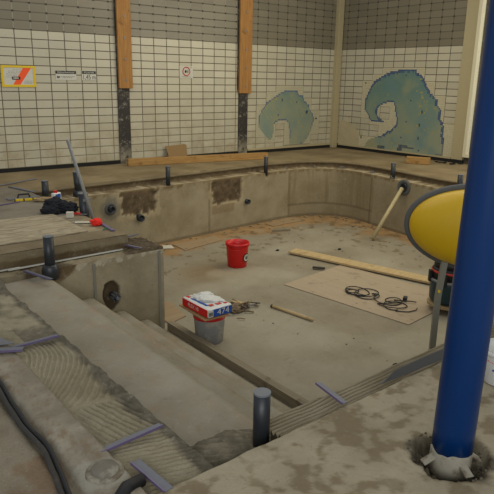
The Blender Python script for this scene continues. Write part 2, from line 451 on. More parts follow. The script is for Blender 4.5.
# ---------------------------------------------------------------- signs
R90 = (PI/2, 0, 0)
def strokes(name, rows, x0, x1, h, mat, parent, y=-.0085, seed=1, word=.05):
    rnd = random.Random(seed); bm = BM()
    for z, a, b in rows:
        x = a
        while x < b:
            w = min(b-x, rnd.uniform(.4, 1.4)*word); bx(bm, x, x+w, y-.0006, y, z-h/2, z+h/2); x += w+word*.3
    return done(name, bm, mat, parent)
r = empty('advert_sign', (-6.84, -.002, 1.25), 0, 'white poster with orange diagonal stripe in a yellow frame', 'sign')
bm = BM(); bx(bm, -.25, .25, -.012, -.004, 0, .025+.008); bx(bm, -.25, .25, -.012, -.004, .275, .305)
bx(bm, -.25, -.215, -.012, -.004, .033, .275); bx(bm, .215, .25, -.012, -.004, .033, .275); done('sign_frame', bm, M['yellowm'], r)
bm = BM(); bx(bm, -.216, .216, -.006, -.001, .03, .28); done('sign_panel', bm, M['signwhite'], r)
bm = BM(); prism(bm, [(-.09, .034), (.015, .034), (.19, .274), (.07, .274)], 0, .001)
done('orange_stripe', bm, M['orange'], r, loc=(0, -.0065, 0), rot=R90)
bm = BM(); bx(bm, -.10, .02, -.0095, -.008, .105, .148, .0); lp_ = done('logo_plate', bm, M['signblack'], r)
strokes('logo_lettering', [(.127, -.08, .0)], 0, 0, .02, M['signwhite'], lp_, -.0097, 3, .025)
strokes('lettering', [(.245, -.08, .05), (.225, -.15, .04), (.205, -.15, .03), (.185, -.18, .0), (.165, -.18, -.02), (.14, -.19, -.11), (.085, .08, .19), (.065, .07, .2), (.05, .08, .2)], 0, 0, .005, M['signgrey'], r, -.0065, 5, .03)

r = empty('direction_sign', (-6.115, -.002, 1.36), 0, 'small sign with black header and left arrow beside the depth sign', 'sign')
bm = BM(); bx(bm, -.165, .165, -.005, 0, 0, .135); done('sign_panel', bm, M['signwhite'], r)
bm = BM(); bx(bm, -.165, .165, -.0065, -.0052, .09, .135); hb = done('header_bar', bm, M['signblack'], r)
text('header_lettering', 'Nichtschwimmer', .040, M['signwhite'], hb, (0, -.007, .112), R90, 1.0)
bm = BM(); prism(bm, [(-.15, .042), (-.125, .068), (-.125, .052), (-.095, .052), (-.095, .032), (-.125, .032), (-.125, .016)], 0, .001)
done('arrow', bm, M['signblack'], r, loc=(0, -.0055, 0), rot=R90)
strokes('lettering', [(.052, -.08, .14), (.034, -.06, .10)], 0, 0, .009, M['signgrey'], r, -.0055, 8, .03)

r = empty('depth_sign', (-5.735, -.002, 1.36), 0, 'small sign reading 1,45 m under a black header', 'sign')
bm = BM(); bx(bm, -.12, .12, -.005, 0, 0, .145); done('sign_panel', bm, M['signwhite'], r)
bm = BM(); bx(bm, -.115, .115, -.0065, -.0052, .095, .14); hb = done('header_bar', bm, M['signblack'], r)
text('header_lettering', 'Wassertiefe', .040, M['signwhite'], hb, (0, -.007, .117), R90, .9)
text('lettering', '1,45 m', .105, M['signblack'], r, (0, -.0055, .045), R90, .78)

r = empty('prohibition_sign', (-3.905, -.002, 1.42), 0, 'square white sign with a red ring on the middle wall bay', 'sign')
bm = BM(); bx(bm, -.14, .14, -.005, 0, 0, .205); done('sign_panel', bm, M['signwhite'], r)
bm = BM(); tube(bm, [(.072*math.cos(a), -.006, .115+.072*math.sin(a)) for a in [2*PI*k/28 for k in range(28)]], .009, 6, closed=True); done('red_ring', bm, M['signred'], r)
bm = BM(); prism(bm, [(-.035, .09), (-.035, .125), (-.01, .14), (.005, .13), (.005, .1), (-.01, .088)], 0, .001); done('pictogram', bm, M['signblack'], r, loc=(0, -.006, 0), rot=R90)
bm = BM(); prism(bm, [(.012, .09), (.012, .135), (.045, .135), (.045, .1), (.03, .088)], 0, .001); done('pictogram', bm, M['signgrey'], r, loc=(0, -.006, 0), rot=R90)
strokes('lettering', [(.022, -.1, .1), (.185, .085, .12)], 0, 0, .008, M['signgrey'], r, -.0056, 12, .03)

# ---------------------------------------------------------------- pool shell
BEIGE = (142, 132, 108); DARK = (84, 70, 48); GREY = (122, 114, 96)
base = [(-7.42, -2.0), (-6.9, -1.955), (-6.2, -1.90), (-5.50, -1.84), (-4.6, -1.75), (-3.62, -1.655), (-3.1, -1.61), (-2.62, -1.625), (-2.25, -1.74), (-2.0, -2.02), (-1.93, -2.35), (-1.98, -2.8), (-2.09, -3.47), (-2.19, -4.3), (-2.28, -5.4), (-2.36, -6.5), (-2.42, -7.42)]
def catmull(P, n=12):
    out = []; Q = [Vector(p) for p in P]; Q = [Q[0]*2-Q[1]]+Q+[Q[-1]*2-Q[-2]]
    for i in range(1, len(Q)-2):
        for k in range(n):
            t = k/n; a, b, c, d = Q[i-1:i+3]
            out.append(.5*((2*b)+(c-a)*t+(2*a-5*b+4*c-d)*t*t+(3*b-a-3*c+d)*t**3))
    out.append(Q[-2]); return out
W = catmull(base, 26)
NW = []
for i, p in enumerate(W):
    d = (W[min(i+1, len(W)-1)]-W[max(i-1, 0)]).normalized(); NW.append(Vector((-d.y, d.x)))
arc = [0]
for a, b in zip(W, W[1:]): arc.append(arc[-1]+(b-a).length)
def near_w(x, y): return min((x-p.x)**2+(y-p.y)**2 for p in W[::6])**.5

ZL = -.10; LED = .24
NOTCH = [(-5.37, -1.78), (-3.34, -1.62), (-1.99, -3.16), (-2.16, -4.47)]
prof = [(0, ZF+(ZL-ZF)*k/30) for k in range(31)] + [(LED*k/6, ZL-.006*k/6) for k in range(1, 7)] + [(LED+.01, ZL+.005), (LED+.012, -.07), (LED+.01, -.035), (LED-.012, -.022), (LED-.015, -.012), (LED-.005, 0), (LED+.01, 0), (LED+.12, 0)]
bm = BM(); lay = bm.verts.layers.float_color.new('Col'); rows = []
for i, (p, n) in enumerate(zip(W, NW)):
    row = []
    for k, (d, z) in enumerate(prof):
        P = Vector((p.x, p.y, z)); x = p.x; f = fbm(P, 3, 5); g = fbm(P, 14, 4, 3)
        col = mixc(BEIGE, (124, 113, 88), f*.8+.35)
        if k <= 30:
            # seams between plaster bays and streaks
            for sx in (-4.64, -2.8): 
                if abs(x-sx) < .02 and p.y > -1.9: col = mixc(col, (92, 80, 58), .5)
            if p.y < -2.0: 
                col = mixc(col, (118, 107, 84), .35)
                if abs(p.y+2.75) < .02: col = mixc(col, (86, 74, 54), .6)
            if -2.85 < x and p.y > -2.8:
                col = mixc(col, (112, 100, 74), .35+.9*max(0, fbm((arc[i]*11, z*.8, 0), 1, 3))*(z > -.72))
                if abs(z+.72) < .018: col = mixc(col, (82, 70, 50), .55)
            # damp brown repair patches
            m = 0
            for (a, b, c0, c1) in ((-6.23, -5.64, -.45, -.02), (-4.57, -3.95, -.50, -.02)):
                e = min(x-a, b-x, z-c0, c1-z+.05)+.05*g+.02*f
                m = max(m, sstep(e, 0, .025))
                if -.05 < e < .0: col = mixc(col, (152, 138, 108), .7)
            if -4.57 < x < -4.1 and -.66 < z < -.5: col = mixc(col, (112, 94, 66), .5)
            col = mixc(col, mixc((92, 78, 58), (68, 56, 40), g+.3), m)
            d = d + m*(.018+.02*g) + f*.004
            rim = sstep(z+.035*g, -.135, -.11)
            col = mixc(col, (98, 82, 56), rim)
            for (a, zz) in ((-6.39, -.32), (-5.91, -.5)):
                q = math.hypot(x-a, z-zz)
                col = mixc(col, (104, 98, 84), .7*sstep(.17-q+.03*g, 0, .03)*(a < -6))
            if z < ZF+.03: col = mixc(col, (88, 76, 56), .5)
        elif k <= 36:
            col = mixc((104, 90, 66), (150, 139, 114), g*.8+.9-(k-31)*.14); z += .012*g
        elif k <= 39: col = mixc((82, 69, 50), (98, 84, 62), g+.4)  # rim face: dirt plus the shade of the recess, both put into the colour
        else: col = mixc((112, 100, 76), (96, 84, 62), f*.7+.35); d += .004*g
        for (qx, qy) in NOTCH:
            e_ = (x-qx)**2+(p.y-qy)**2
            if e_ < .015 and z > -.3 and k <= 36:
                m_ = math.exp(-e_/.0022)*sstep(z+.02*g, -.20, -.12)
                col = mixc(col, (62, 50, 36), m_)
                if k <= 30: d += .05*m_
                else: z -= .045*m_
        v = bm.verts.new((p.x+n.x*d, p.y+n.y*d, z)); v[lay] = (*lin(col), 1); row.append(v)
    rows.append(row)
for A, B in zip(rows, rows[1:]):
    for k in range(len(prof)-1): bm.faces.new((A[k], B[k], B[k+1], A[k+1]))
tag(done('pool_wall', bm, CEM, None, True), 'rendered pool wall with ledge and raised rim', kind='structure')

# floor of the basin
def floor_col(P):
    f = fbm(P, 1.3, 5, 2); g = fbm(P, 6, 4, 8); d = near_w(P.x, P.y)
    c = mixc((134, 127, 109), (118, 109, 90), .4+f*.7)
    s = sstep(.62-d+.35*f+.15*g, .0, .28)*(.8 if P.x > -5.9 else .3)
    c = mixc(c, mixc((152, 116, 72), (126, 98, 64), .5+g), s)
    st = math.exp(-((P.x+5.75)**2*5+(P.y+3.35)**2*8)); c = mixc(c, (112, 94, 66), st*.8)
    c = mixc(c, (146, 140, 122), sstep(fbm(P, .9, 3, 14), .15, .5)*.5)
    if g > .42 and d < 1.2: c = mixc(c, (84, 70, 48), .5)
    return c
grid('floor', 150, 150, lambda u, v: (-7.6+u*6.1, -7.6+v*6.3, ZF+.002*fbm((u*8, v*8, 0), 1, 3)), floor_col, CEMS, skirt=.1)['kind'] = 'structure'

# deck between pool rim and the tiled walls
inner = [(W[i].x+NW[i].x*(LED+.03), W[i].y+NW[i].y*(LED+.03)) for i in range(0, len(W), 4)]
def deck_col(P):
    f = fbm(P, 2, 5, 4); g = fbm(P, 9, 4, 6)
    c = mixc((130, 115, 86), (104, 90, 64), .4+f*.8+g*.2)
    return c
bm = BM(); lay = bm.verts.layers.float_color.new('Col')
NR = 14; cols = []
def outer_pt(p):
    x, y = p
    if y > -2.05 or x < -2.2: return (x + (0 if x < -3.4 else (x+3.4)*.9), -.0)
    return (0, y)
outs = []
n_in = len(inner)
for i, p in enumerate(inner):
    if p[0] < -3.0: o_ = (p[0], 0)
    elif p[1] < -2.4: o_ = (0, p[1])
    else:
        t_ = None; o_ = None
    outs.append(o_)
ks = [i for i, q in enumerate(outs) if q is None]
L0 = abs(outs[ks[0]-1][0]); L1 = abs(outs[ks[-1]+1][1]); T = L0+L1
for n_, i in enumerate(ks):
    s_ = T*(n_+1)/(len(ks)+1); outs[i] = (-(L0-s_), 0) if s_ < L0 else (0, -(s_-L0))
for a, b in zip(inner, outs):
    r_ = []
    for k in range(NR+1):
        P = Vector((a[0]+(b[0]-a[0])*k/NR, a[1]+(b[1]-a[1])*k/NR, 0)); P.z = .003*fbm(P, 5, 3) if 0 < k else 0
        v = bm.verts.new(P); v[lay] = (*lin(deck_col(P)), 1); r_.append(v)
    cols.append(r_)
for A, B in zip(cols, cols[1:]):
    for k in range(NR): bm.faces.new((A[k], B[k], B[k+1], A[k+1]))
tag(done('pool_deck', bm, CEM, None, True), 'bare concrete deck between the pool rim and the tiled walls', kind='structure')

# left platform (tiled deck) : x < -7.40
PX, PY = -7.40, -4.36
def plat_col(P):
    f = fbm(P, 2.2, 5, 11); g = fbm((P.x*3, P.y*9, 0), 1.6, 4, 12)
    c = mixc((118, 111, 97), (98, 91, 78), .4+f)
    if P.y > -1.25: c = deck_col(P)
    if P.y < -3.0:                                   # sandy dust
        s = sstep(g+.2, .0, .4)*sstep(-P.y, 3.0, 3.3)
        c = mixc(c, (148, 134, 104), s*.8)
    if P.y < -4.08: c = mixc((118, 106, 84), (104, 92, 70), .5+f)
    if P.x > PX-.10-.05*g and P.y < -2.2: c = mixc((112, 98, 74), (128, 114, 88), .5+f)
    return c
def edge_j(u): return u
o = grid('tiled_deck', 110, 130, lambda u, v: ((-10.6+u*(10.6+PX)) if True else 0, PY+v*(-PY), .003*fbm((u*20, v*20, 0), 1, 3)), plat_col, CEM, skirt=0)
tag(o, kind='structure')
bm = BM(); bx(bm, -10.6, PX-.001, PY+.001, -.001, ZF, -.006); bx(bm, -10.6, PX-.004, PY-.004, PY+.05, -.14, -.0055)
o = colour_all(tag(done('deck_block', bm, CEM), kind='structure'), (104, 92, 70))
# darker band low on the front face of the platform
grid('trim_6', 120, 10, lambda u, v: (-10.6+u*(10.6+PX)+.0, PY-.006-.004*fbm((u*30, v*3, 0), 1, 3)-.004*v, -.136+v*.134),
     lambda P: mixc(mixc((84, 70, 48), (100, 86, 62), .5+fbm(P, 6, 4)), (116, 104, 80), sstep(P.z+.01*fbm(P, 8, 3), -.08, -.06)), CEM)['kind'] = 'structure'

# ledge in front of the platform with the plastered front wall
LY = -4.55; LX = -7.13
def ledge_col(P):
    f = fbm(P, 5, 4, 21); g = fbm(P, 20, 4, 5)
    c = mixc((134, 124, 100), (110, 99, 78), .4+f)
    dk = sstep(P.x+.12*f, -7.48, -7.40)                  # fresh dark mortar at the corner
    c = mixc(c, mixc((84, 72, 54), (64, 54, 40), .5+g), dk)
    dk = sstep(.26-math.hypot(P.x+8.23, (P.y+4.58)*.8)+.08*f, 0, .08)
    c = mixc(c, mixc((92, 82, 62), (70, 60, 44), .5+g), dk)
    return c
def ledge_z(x, y):
    P = (x, y, 0); z = -.14+.004*fbm(P, 12, 4)
    q = sstep(x, -7.5, -7.4); z += q*(.022+.014*fbm(P, 16, 4))
    d = math.hypot(x+8.22, y+4.56); z -= .05*sstep(.13-d, 0, .06); z += .016*fbm(P, 18, 3, 5)*sstep(.35-d, 0, .15)
    return z
o = grid('ledge_slab', 150, 50, lambda u, v: (lambda x, y: (x, y, ledge_z(x, y)))(-10.0+u*(10.0+LX) if u < .999 else LX, LY+.004+v*.26), ledge_col, CEMR, skirt=.1)
tag(o, kind='structure')
# block end that reaches past the platform corner
grid('ledge_corner', 24, 30, lambda u, v: (PX+u*(LX-PX), LY+.26+v*.16+.03*math.sin(u*3)*(v > .9), ledge_z(PX+u*(LX-PX), LY+.26+v*.16)), ledge_col, CEMR, skirt=.75)['kind'] = 'structure'
def face_col(P):
    f = fbm(P, 3.5, 5, 31); g = fbm(P, 15, 4, 7)
    c = mixc((142, 132, 107), (124, 114, 90), .45+f*.8)
    if P.z > -.175+.03*g: c = mixc((162, 154, 132), (130, 119, 96), .4+g)
    k = sstep(-P.x+.25*f+(P.z+.14)*1.2, 7.80, 7.90)*sstep(P.z+.1*f, -.36, -.2); c = mixc(c, (92, 76, 52), k)
    q = math.hypot((P.x+7.68)/.078, (P.z+.49)/.14)+.35*f
    c = mixc(c, (74, 62, 44), sstep(1-q, 0, .12))
    return c
def face_p(u, v):
    x = -8.26+u*(8.26+LX); z = ZF+v*(-.14-ZF); P = (x, 0, z)
    q = math.hypot((x+7.68)/.078, (z+.49)/.14)+.35*fbm((x, LY, z), 3.5, 5, 31)
    return (x, LY+.05*sstep(1-q, 0, .3)+.003*fbm(P, 8, 4), z)
grid('wall_front', 110, 70, face_p, face_col, CEM)['kind'] = 'structure'
bm = BM(); bx(bm, LX-.28, LX-.001, LY+.06, -4.15, ZF, -.19)
colour_all(tag(done('wall_end', bm, CEM), kind='structure'), (118, 106, 82))
grid('wall_end_face', 12, 24, lambda u, v: (LX-.0005, LY+u*.42, ZF+v*(-.14-ZF)), face_col, CEM)['kind'] = 'structure'
# pool wall below the platform's right side
bm = BM(); bx(bm, PX-.02, PX-.0012, -4.2, -1.9, ZF, -.004)
colour_all(tag(done('wall_side', bm, CEM), kind='structure'), (120, 108, 84))
# grey corner beads
bm = BM(); bx(bm, -7.845, -7.82, LY-.008, LY+.002, -.5, -.165); bx(bm, -7.19, -7.165, LY-.008, LY+.002, ZF+.001, -.15)
tag(done('trim_7', bm, M['greypaint']), kind='structure')

# steps
STEP = [(-8.70, -8.24, -.19), (-8.24, -7.86, -.46), (-7.86, -7.57, -.645), (-7.57, -7.32, -.795)]
def step_col(P):
    f = fbm(P, 2.2, 5, 41); g = fbm((P.x*2, P.y, P.z), 5, 5, 43)
    c = mixc((138, 132, 116), (122, 115, 98), .35+f*.8)
    c = mixc(c, (138, 118, 96), sstep(g, .12, .5)*.5)
    if P.x > -7.9: c = mixc(c, (126, 114, 90), sstep(f+.25, 0, .5)*.4)
    return c
YN = -7.40
for i, (x0, x1, z) in enumerate(STEP):
    y1 = (LY-.02) if i else -4.50
    sl = 60 if i else 24
    def fp(u, v, x0=x0, x1=x1, z=z, y1=y1):
        return (x0+u*(x1-x0)+.004*fbm((v*20, i, 0), 1, 3)*(u > .98), YN-.13+v*(y1-YN+.13), z+.003*fbm((u*2, v*14, i), 1, 3)-.012*sstep(u, .93, 1))
    o = grid('pool_step', 10, 90, fp, step_col, CEMS, skirt=abs(ZF-z) if i else .5); o['kind'] = 'structure'
# mortar bed with comb marks along the top of the steps
MX0, MX1 = -9.05, -8.66
def comb(x, y):
    if y < -6.9: return math.sin(((y+7.7)*1.0 + (x+9)*.25)*2*PI/.028)*.7 if y < -7.26 else math.sin(((y*.25+x*.97))*2*PI/.030)*(1 if y < -6.95 else 0)
    r = math.hypot(x+9.4, (y+6.2)*.9)
    return math.sin((r+.05*fbm((x, y, 0), 2, 2))*2*PI/.027)
def comb_mask(x, y):
    f = fbm((x, y, 3), 3, 3)
    m = sstep(.14-abs(x+8.90)+.04*f, 0, .04)
    return m*sstep(-y+.1*f, 6.05, 6.2)
def bed_z(x, y):
    z = -.030-.01*sstep(x, -9.0, -8.7)
    z += .0065*comb(x, y)*comb_mask(x, y)+.006*fbm((x, y, 0), 14, 4)
    z += .012*sstep(fbm((x, y, 2), 9, 4), .05, .4)*sstep(.05-abs(x+8.75), 0, .03)
    z -= .15*sstep(x+.015*fbm((0, y, 0), 7, 3)*.4, -8.745, -8.70)
    z += .05*sstep(.22-math.hypot(x+8.78, y+4.95), 0, .2)
    return z
def bed_col(P):
    f = fbm(P, 3, 4, 51); g = fbm(P, 22, 4, 5)
    c = mixc((142, 134, 112), (122, 113, 90), .4+f*.7+g*.2)
    wet = max(sstep(P.x+.06*f, -8.81, -8.76), sstep(.3-math.hypot(P.x+8.8, (P.y+4.95)*.7)+.15*f, 0, .1), .85*sstep(.20+.25*f-abs(P.y+6.0), 0, .15)*(1 if P.x > -8.95 else .3))
    if P.y > -5.9: wet = max(wet, .65*sstep(f+.15, 0, .4))
    c = mixc(c, mixc((92, 87, 74), (74, 69, 57), .5+g), wet*.85)
    k = comb(P.x, P.y)*comb_mask(P.x, P.y)
    return c
o = grid('mortar_bed', 100, 560, lambda u, v: (lambda x, y: (x, y, bed_z(x, y)))(MX0+u*(MX1-MX0), -7.69+v*3.23), bed_col, CEMR)
tag(o, 'grey mortar bed with comb marks along the step edge', kind='structure')

# left deck row of rough tiles, x < -9.05
def ld_col(P):
    f = fbm(P, 4, 5, 61); g = fbm(P, 18, 4, 6)
    if P.x > -9.215:
        c = mixc((122, 114, 98), (148, 141, 124), .4+f+g*.4)
        c = mixc(c, (116, 98, 76), sstep(fbm(P, 26, 4, 66)+.4*f, .15, .5)*.6)
        q = math.hypot(P.x+9.13, P.y+7.46); c = mixc(c, (146, 142, 128), sstep(.11-q+.03*g, 0, .03)*.8)
    else:
        c = mixc((128, 119, 101), (106, 96, 78), .4+f)
        c = mixc(c, (112, 88, 64), sstep(fbm(P, 5, 4, 68), .2, .5)*.6)
    return c
grid('deck_left', 60, 260, lambda u, v: (lambda x, y: (x, y, .004*fbm((x, y, 0), 16, 4)-.03*math.exp(-((x+9.232)/.028)**2)))(-9.72+u*(9.72-9.052), -9.2+v*(9.2+PY)), ld_col, CEMR, skirt=.3)['kind'] = 'structure'

# foreground slab, y < -7.6
POLE = Vector((-7.992, -8.184))
def slab_edge(x): return -7.685+.006*fbm((x, 0, 0), 6, 3)
def slab_z(x, y):
    z = .003*fbm((x, y, 0), 8, 4)
    d = math.hypot(x-POLE.x, y-POLE.y); f = fbm((x, y, 5), 7, 4)
    z -= .075*sstep(.155+.05*f-d, 0, .03)*(1+.4*fbm((x, y, 0), 30, 3))
    return z
def slab_col(P):
    f = fbm(P, 3, 5, 71); g = fbm(P, 13, 5, 72); h = fbm(P, 40, 3, 73)
    c = mixc((152, 142, 119), (132, 122, 99), .4+f*.8)
    c = mixc(c, (104, 91, 68), sstep(fbm(P, 11, 6, 74)+.5*g+.3*f, .05, .5)*.7)
    c = mixc(c, (148, 138, 114), sstep(-f, .15, .5)*.5)
    d = math.hypot(P.x-POLE.x, P.y-POLE.y)
    c = mixc(c, mixc((66, 60, 48), (98, 90, 72), .5+h), sstep(.185+.06*fbm(P, 7, 4)-d, 0, .05))
    return c
o = grid('deck_slab', 260, 190, lambda u, v: (lambda x: (x, slab_edge(x)+(v**1.3)*-1.6, slab_z(x, slab_edge(x)+(v**1.3)*-1.6)))(-9.02+u*2.9), slab_col, CEM, skirt=.14)
tag(o, 'stained concrete slab around the blue column', kind='structure')
bm = BM(); bx(bm, -6.12, .03, -9.3, -7.60, -.3, -.001)
colour_all(tag(done('deck_right', bm, CEM), kind='structure'), (120, 108, 84))
bm = BM(); bx(bm, -2.1, .03, -7.6, -7.42, -.3, -.002)
colour_all(tag(done('deck_strip', bm, CEM), kind='structure'), (120, 108, 84))
# combed mortar ledge along the near pool edge
def rib_z(x, y):
    t_ = (y+7.685)/.20
    return -.022-.030*t_+.0095*math.sin((y+.02*fbm((x, 0, 0), 3, 2)-(x+8.4)*.012)*2*PI/.027)+.002*fbm((x, y, 0), 12, 3)-.05*sstep(t_, .9, 1)
def rib_edge(x): return .205+.015*fbm((x, 0, 7), 3, 3)
o = grid('combed_ledge', 420, 44, lambda u, v: (lambda x: (lambda y: (x, y, rib_z(x, y)))(-7.70+v*rib_edge(x)))(-8.42+u*6.1), lambda P: mixc(mixc((138, 128, 106), (120, 110, 87), .5+fbm(P, 4, 4)), (76, 66, 48), sstep(-math.sin((P.y-(P.x+8.4)*.012)*2*PI/.036), .2, .9)*.0), CEMR, skirt=.0)
tag(o, 'combed mortar ledge along the near pool edge', kind='structure')
bm = BM(); bx(bm, -8.35, -2.3, -7.69, -7.52, ZF, -.09)
colour_all(tag(done('wall_near', bm, CEM), kind='structure'), (112, 101, 78))
# rough mortar heap around the black pipe, between ribs, top step and mortar bed
def hp(u, v):
    x = -8.72+u*.46; y = -7.70+v*(.46); f = fbm((x, y, 0), 12, 4)
    z = -.085-.06*sstep(x, -8.55, -8.3)-.13*sstep(y+.03*f, -7.42, -7.30)+.010*f
    k = math.sin((y*.9+x*.5)*2*PI/.04)*.006*sstep(-y, 7.3, 7.4)
    return (x, y, z+k)
grid('mortar_heap', 60, 60, hp, lambda P: mixc((118, 110, 92), (88, 82, 66), .5+fbm(P, 14, 4)), CEMR)['kind'] = 'structure'

# ---------------------------------------------------------------- pipes standing in the rim
def stand_pipe(loc, h, r, label, lean=(0, 0), socket=0, collar=None):
    e = empty('stand_pipe', loc, 0, label, 'pipe', 'grey drain pipes standing in the pool rim')
    bm = BM(); tube(bm, [(0, 0, 0), (lean[0]*.5, lean[1]*.5, h*.5), (lean[0], lean[1], h)], r, 20); done('pipe', bm, M['pvc'], e, True)
    bm = BM(); tube(bm, [(lean[0], lean[1], h-.002), (lean[0], lean[1], h+.006)], r*1.04, 20); done('cap', bm, M['pvc_cap'], e)
    if socket:
        bm = BM(); lathe(bm, [(r*1.3, -.04), (r*1.65, -.02), (r*1.7, .04), (r*1.5, .07), (r*1.3, .085), (r*1.02, .09)], 24); done('socket', bm, M['pvc'], e, True)
    if collar:
        bm = BM(); lathe(bm, [(r*1.02, collar), (r*1.2, collar), (r*1.2, collar+.03), (r*1.02, collar+.03)], 20); done('collar', bm, M['steel'], e)
    return e
stand_pipe((-5.37, -1.745, -.16), .33, .034, 'pipe stub under the left end of the long beam in front of the wall')
stand_pipe((-3.335, -1.57, -.16), .32, .034, 'pipe stub at the right end of the long beam')
stand_pipe((-1.955, -3.16, -.16), .30, .040, 'pipe stub in the rim above the leaning beige pipe')
stand_pipe((-2.13, -4.50, -.16), .30, .040, 'pipe stub in the rim just left of the blue column')
stand_pipe((-7.24, -1.86, -.13), .27, .042, 'pipe stub behind the tools at the far end of the tiled deck')
stand_pipe((-6.80, -1.86, -.11), .33, .045, 'black pipe at the rim behind the leaning grey bar', (-.02, 0), 1)
stand_pipe((-7.325, -3.26, -.25), .46, .050, 'pipe with pale collar right of the dark jacket', (-.02, 0), 0, .38)
stand_pipe((-8.235, -4.60, -.17), 0.325, .042, 'pipe in a wide socket at the head of the steps', (0, 0), 1)
stand_pipe((-8.45, -7.57, -.13), .28, .036, 'dark pipe with flat grey cap beside the combed ledge in front')

# wall fittings
def fitting(loc, ry, r, label, ring=True, stub=.06):
    e = empty('wall_fitting', loc, ry, label, 'pipe fitting', 'pipe fittings in the pool walls')   # faces local -y
    if ring:
        bm = BM()
        lathe(bm, [(r, -.02), (r, .004), (r*.92, .01), (r*.55, .01), (r*.5, -.01)], 28, capb=True, capt=False); done('ring_plate', bm, M['grey_rubber'], e, True, rot=(PI/2, 0, 0))
    bm = BM(); lathe(bm, [(r*.5, -.03), (r*.5, stub), (r*.42, stub), (r*.42, 0)], 20, capb=False, capt=True); done('stub', bm, M['pvc'], e, True, rot=(PI/2, 0, 0))
    return e
fitting((-6.39, -1.925, -.31), 0, .085, 'round grey ring fitting left of the left brown patch')
fitting((-5.93, -1.89, -.50), 0, .10, 'dark pipe stub below the left brown patch', False, .05)
fitting((-3.83, -1.68, -.53), 0, .085, 'dark pipe stub right of the right brown patch', False, .06)
fitting((-2.115, -3.52, -.19), -PI/2, .125, 'round pipe socket holding the top of the leaning beige pipe', True, .02)
e = fitting((-7.655, LY+.03, -.50), 0, .055, 'black threaded pipe fitting in the dark hole beside the steps', False, .10)
bm = BM()
for k in range(8):
    a = 2*PI*k/8; box(bm, (.035*math.cos(a), -.06, .035*math.sin(a)), (.014, .05, .014))
done('clamp_ring', bm, M['grey_rubber'], e)
bm = BM(); tube(bm, [(0, -.09, 0), (0, -.115, 0)], .018, 12); done('nozzle', bm, M['alu'], e)

# leaning beige pipe
bm = BM(); a = Vector((-2.16, -3.52, -.20)); b = Vector((-2.83, -3.55, ZF+.035))
tube(bm, [a, b], .031, 16); o = done('beige_pipe', bm, M['pvcbeige'], None, True)
tag(o, 'beige pipe slanting from the wall socket down to the pool floor', 'pipe')
# leaning grey bar at the platform
bm = BM(); tube(bm, [(-7.12, -3.42, ZF+.01), (-7.325, -3.42, 0), (-7.54, -3.42, .80)], .017, 10)
tag(done('metal_bar', bm, M['steel'], None, True), 'grey metal bar leaning over the deck edge beside the jacket', 'bar')

# small clips on the rim ledge
for k, (x, y, rz) in enumerate([(-5.36, -1.66, .2), (-2.78, -1.50, 1.0), (-2.2, -1.62, .8), (-1.9, -2.0, -.4), (-1.86, -2.66, -.2), (-2.0, -3.2, .3)]):
    bm = BM(); tube(bm, [(.04*math.cos(a), .02*math.sin(a)*1.2, .012+.02*math.sin(a)) for a in [PI*j/8 for j in range(9)]], .006, 6)
    box(bm, (0, 0, .004), (.10, .018, .006))
    o = done('edge_clip', bm, M['alu'], None, loc=(x, y, ZL+.008), rot=(0, 0, rz))
    tag(o, ['curled edge clip at the top right of the left brown patch', 'curled edge clip right of the long beam on the rim', 'curled edge clip at the start of the rounded corner', 'curled edge clip in the middle of the rounded corner', 'edge clip left of the stub above the beige pipe', 'edge clip on the rim over the round pipe socket'][k], 'clip', 'edge clips on the pool rim')

# ---------------------------------------------------------------- things on the far deck
def beam_between(name, a, b, w, h, mat, label, cat, group=None, z=0, bev=.003):
    a, b = Vector(a), Vector(b); d = b-a; bm = BM()
    box(bm, (d.length/2, 0, h/2), (d.length, w, h), None, bev)
    o = done(name, bm, mat, None, loc=(a.x, a.y, z), rot=(0, 0, math.atan2(d.y, d.x)))
    return tag(o, label, cat, group)
beam_between('timber_beam', (-5.28, -.32), (-2.66, -.80), .09, .115, M['beam'], 'long pale timber beam lying in front of the tiled wall', 'beam', z=.003)
bm = BM(); prism(bm, [(0, 0), (.37, 0), (.41, .26), (.36, .28), (.30, .272), (.10, .265), (-.03, .262), (-.01, .12)], 0, .012)
o = done('hardboard_sheet', bm, M['chip'], None, loc=(-4.36, -.13, .005), rot=(PI/2-.32, 0, 0)); tag(o, 'small brown hardboard sheet leaning on the wall behind the long beam', 'board')
beam_between('timber_offcut', (-.86, -2.60), (-.68, -2.97), .11, .12, M['beam'], 'short pale timber offcut on the deck below the large wave', 'timber', z=.004)
o = beam_between('pvc_strip', (-7.80, -1.24), (-7.0, -.86), .03, .012, M['alu'], 'thin pale strip lying on the deck at the far left', 'strip', z=.004)

# cracked black debris along the right wall
bm = BM()
for k in range(26):
    x = -random.uniform(.06, .35); y = random.uniform(-3.3, -2.9) if k < 18 else random.uniform(-2.9, -1.5)
    box(bm, (x, y, .012), (random.uniform(.02, .06), random.uniform(.02, .07), random.uniform(.008, .02)), Matrix.Rotation(random.uniform(0, 3), 3, 'Z'))
tag(done('rubble', bm, M['bitumen']), 'dark rubble crumbs at the foot of the right wall', 'rubble', kind='stuff')

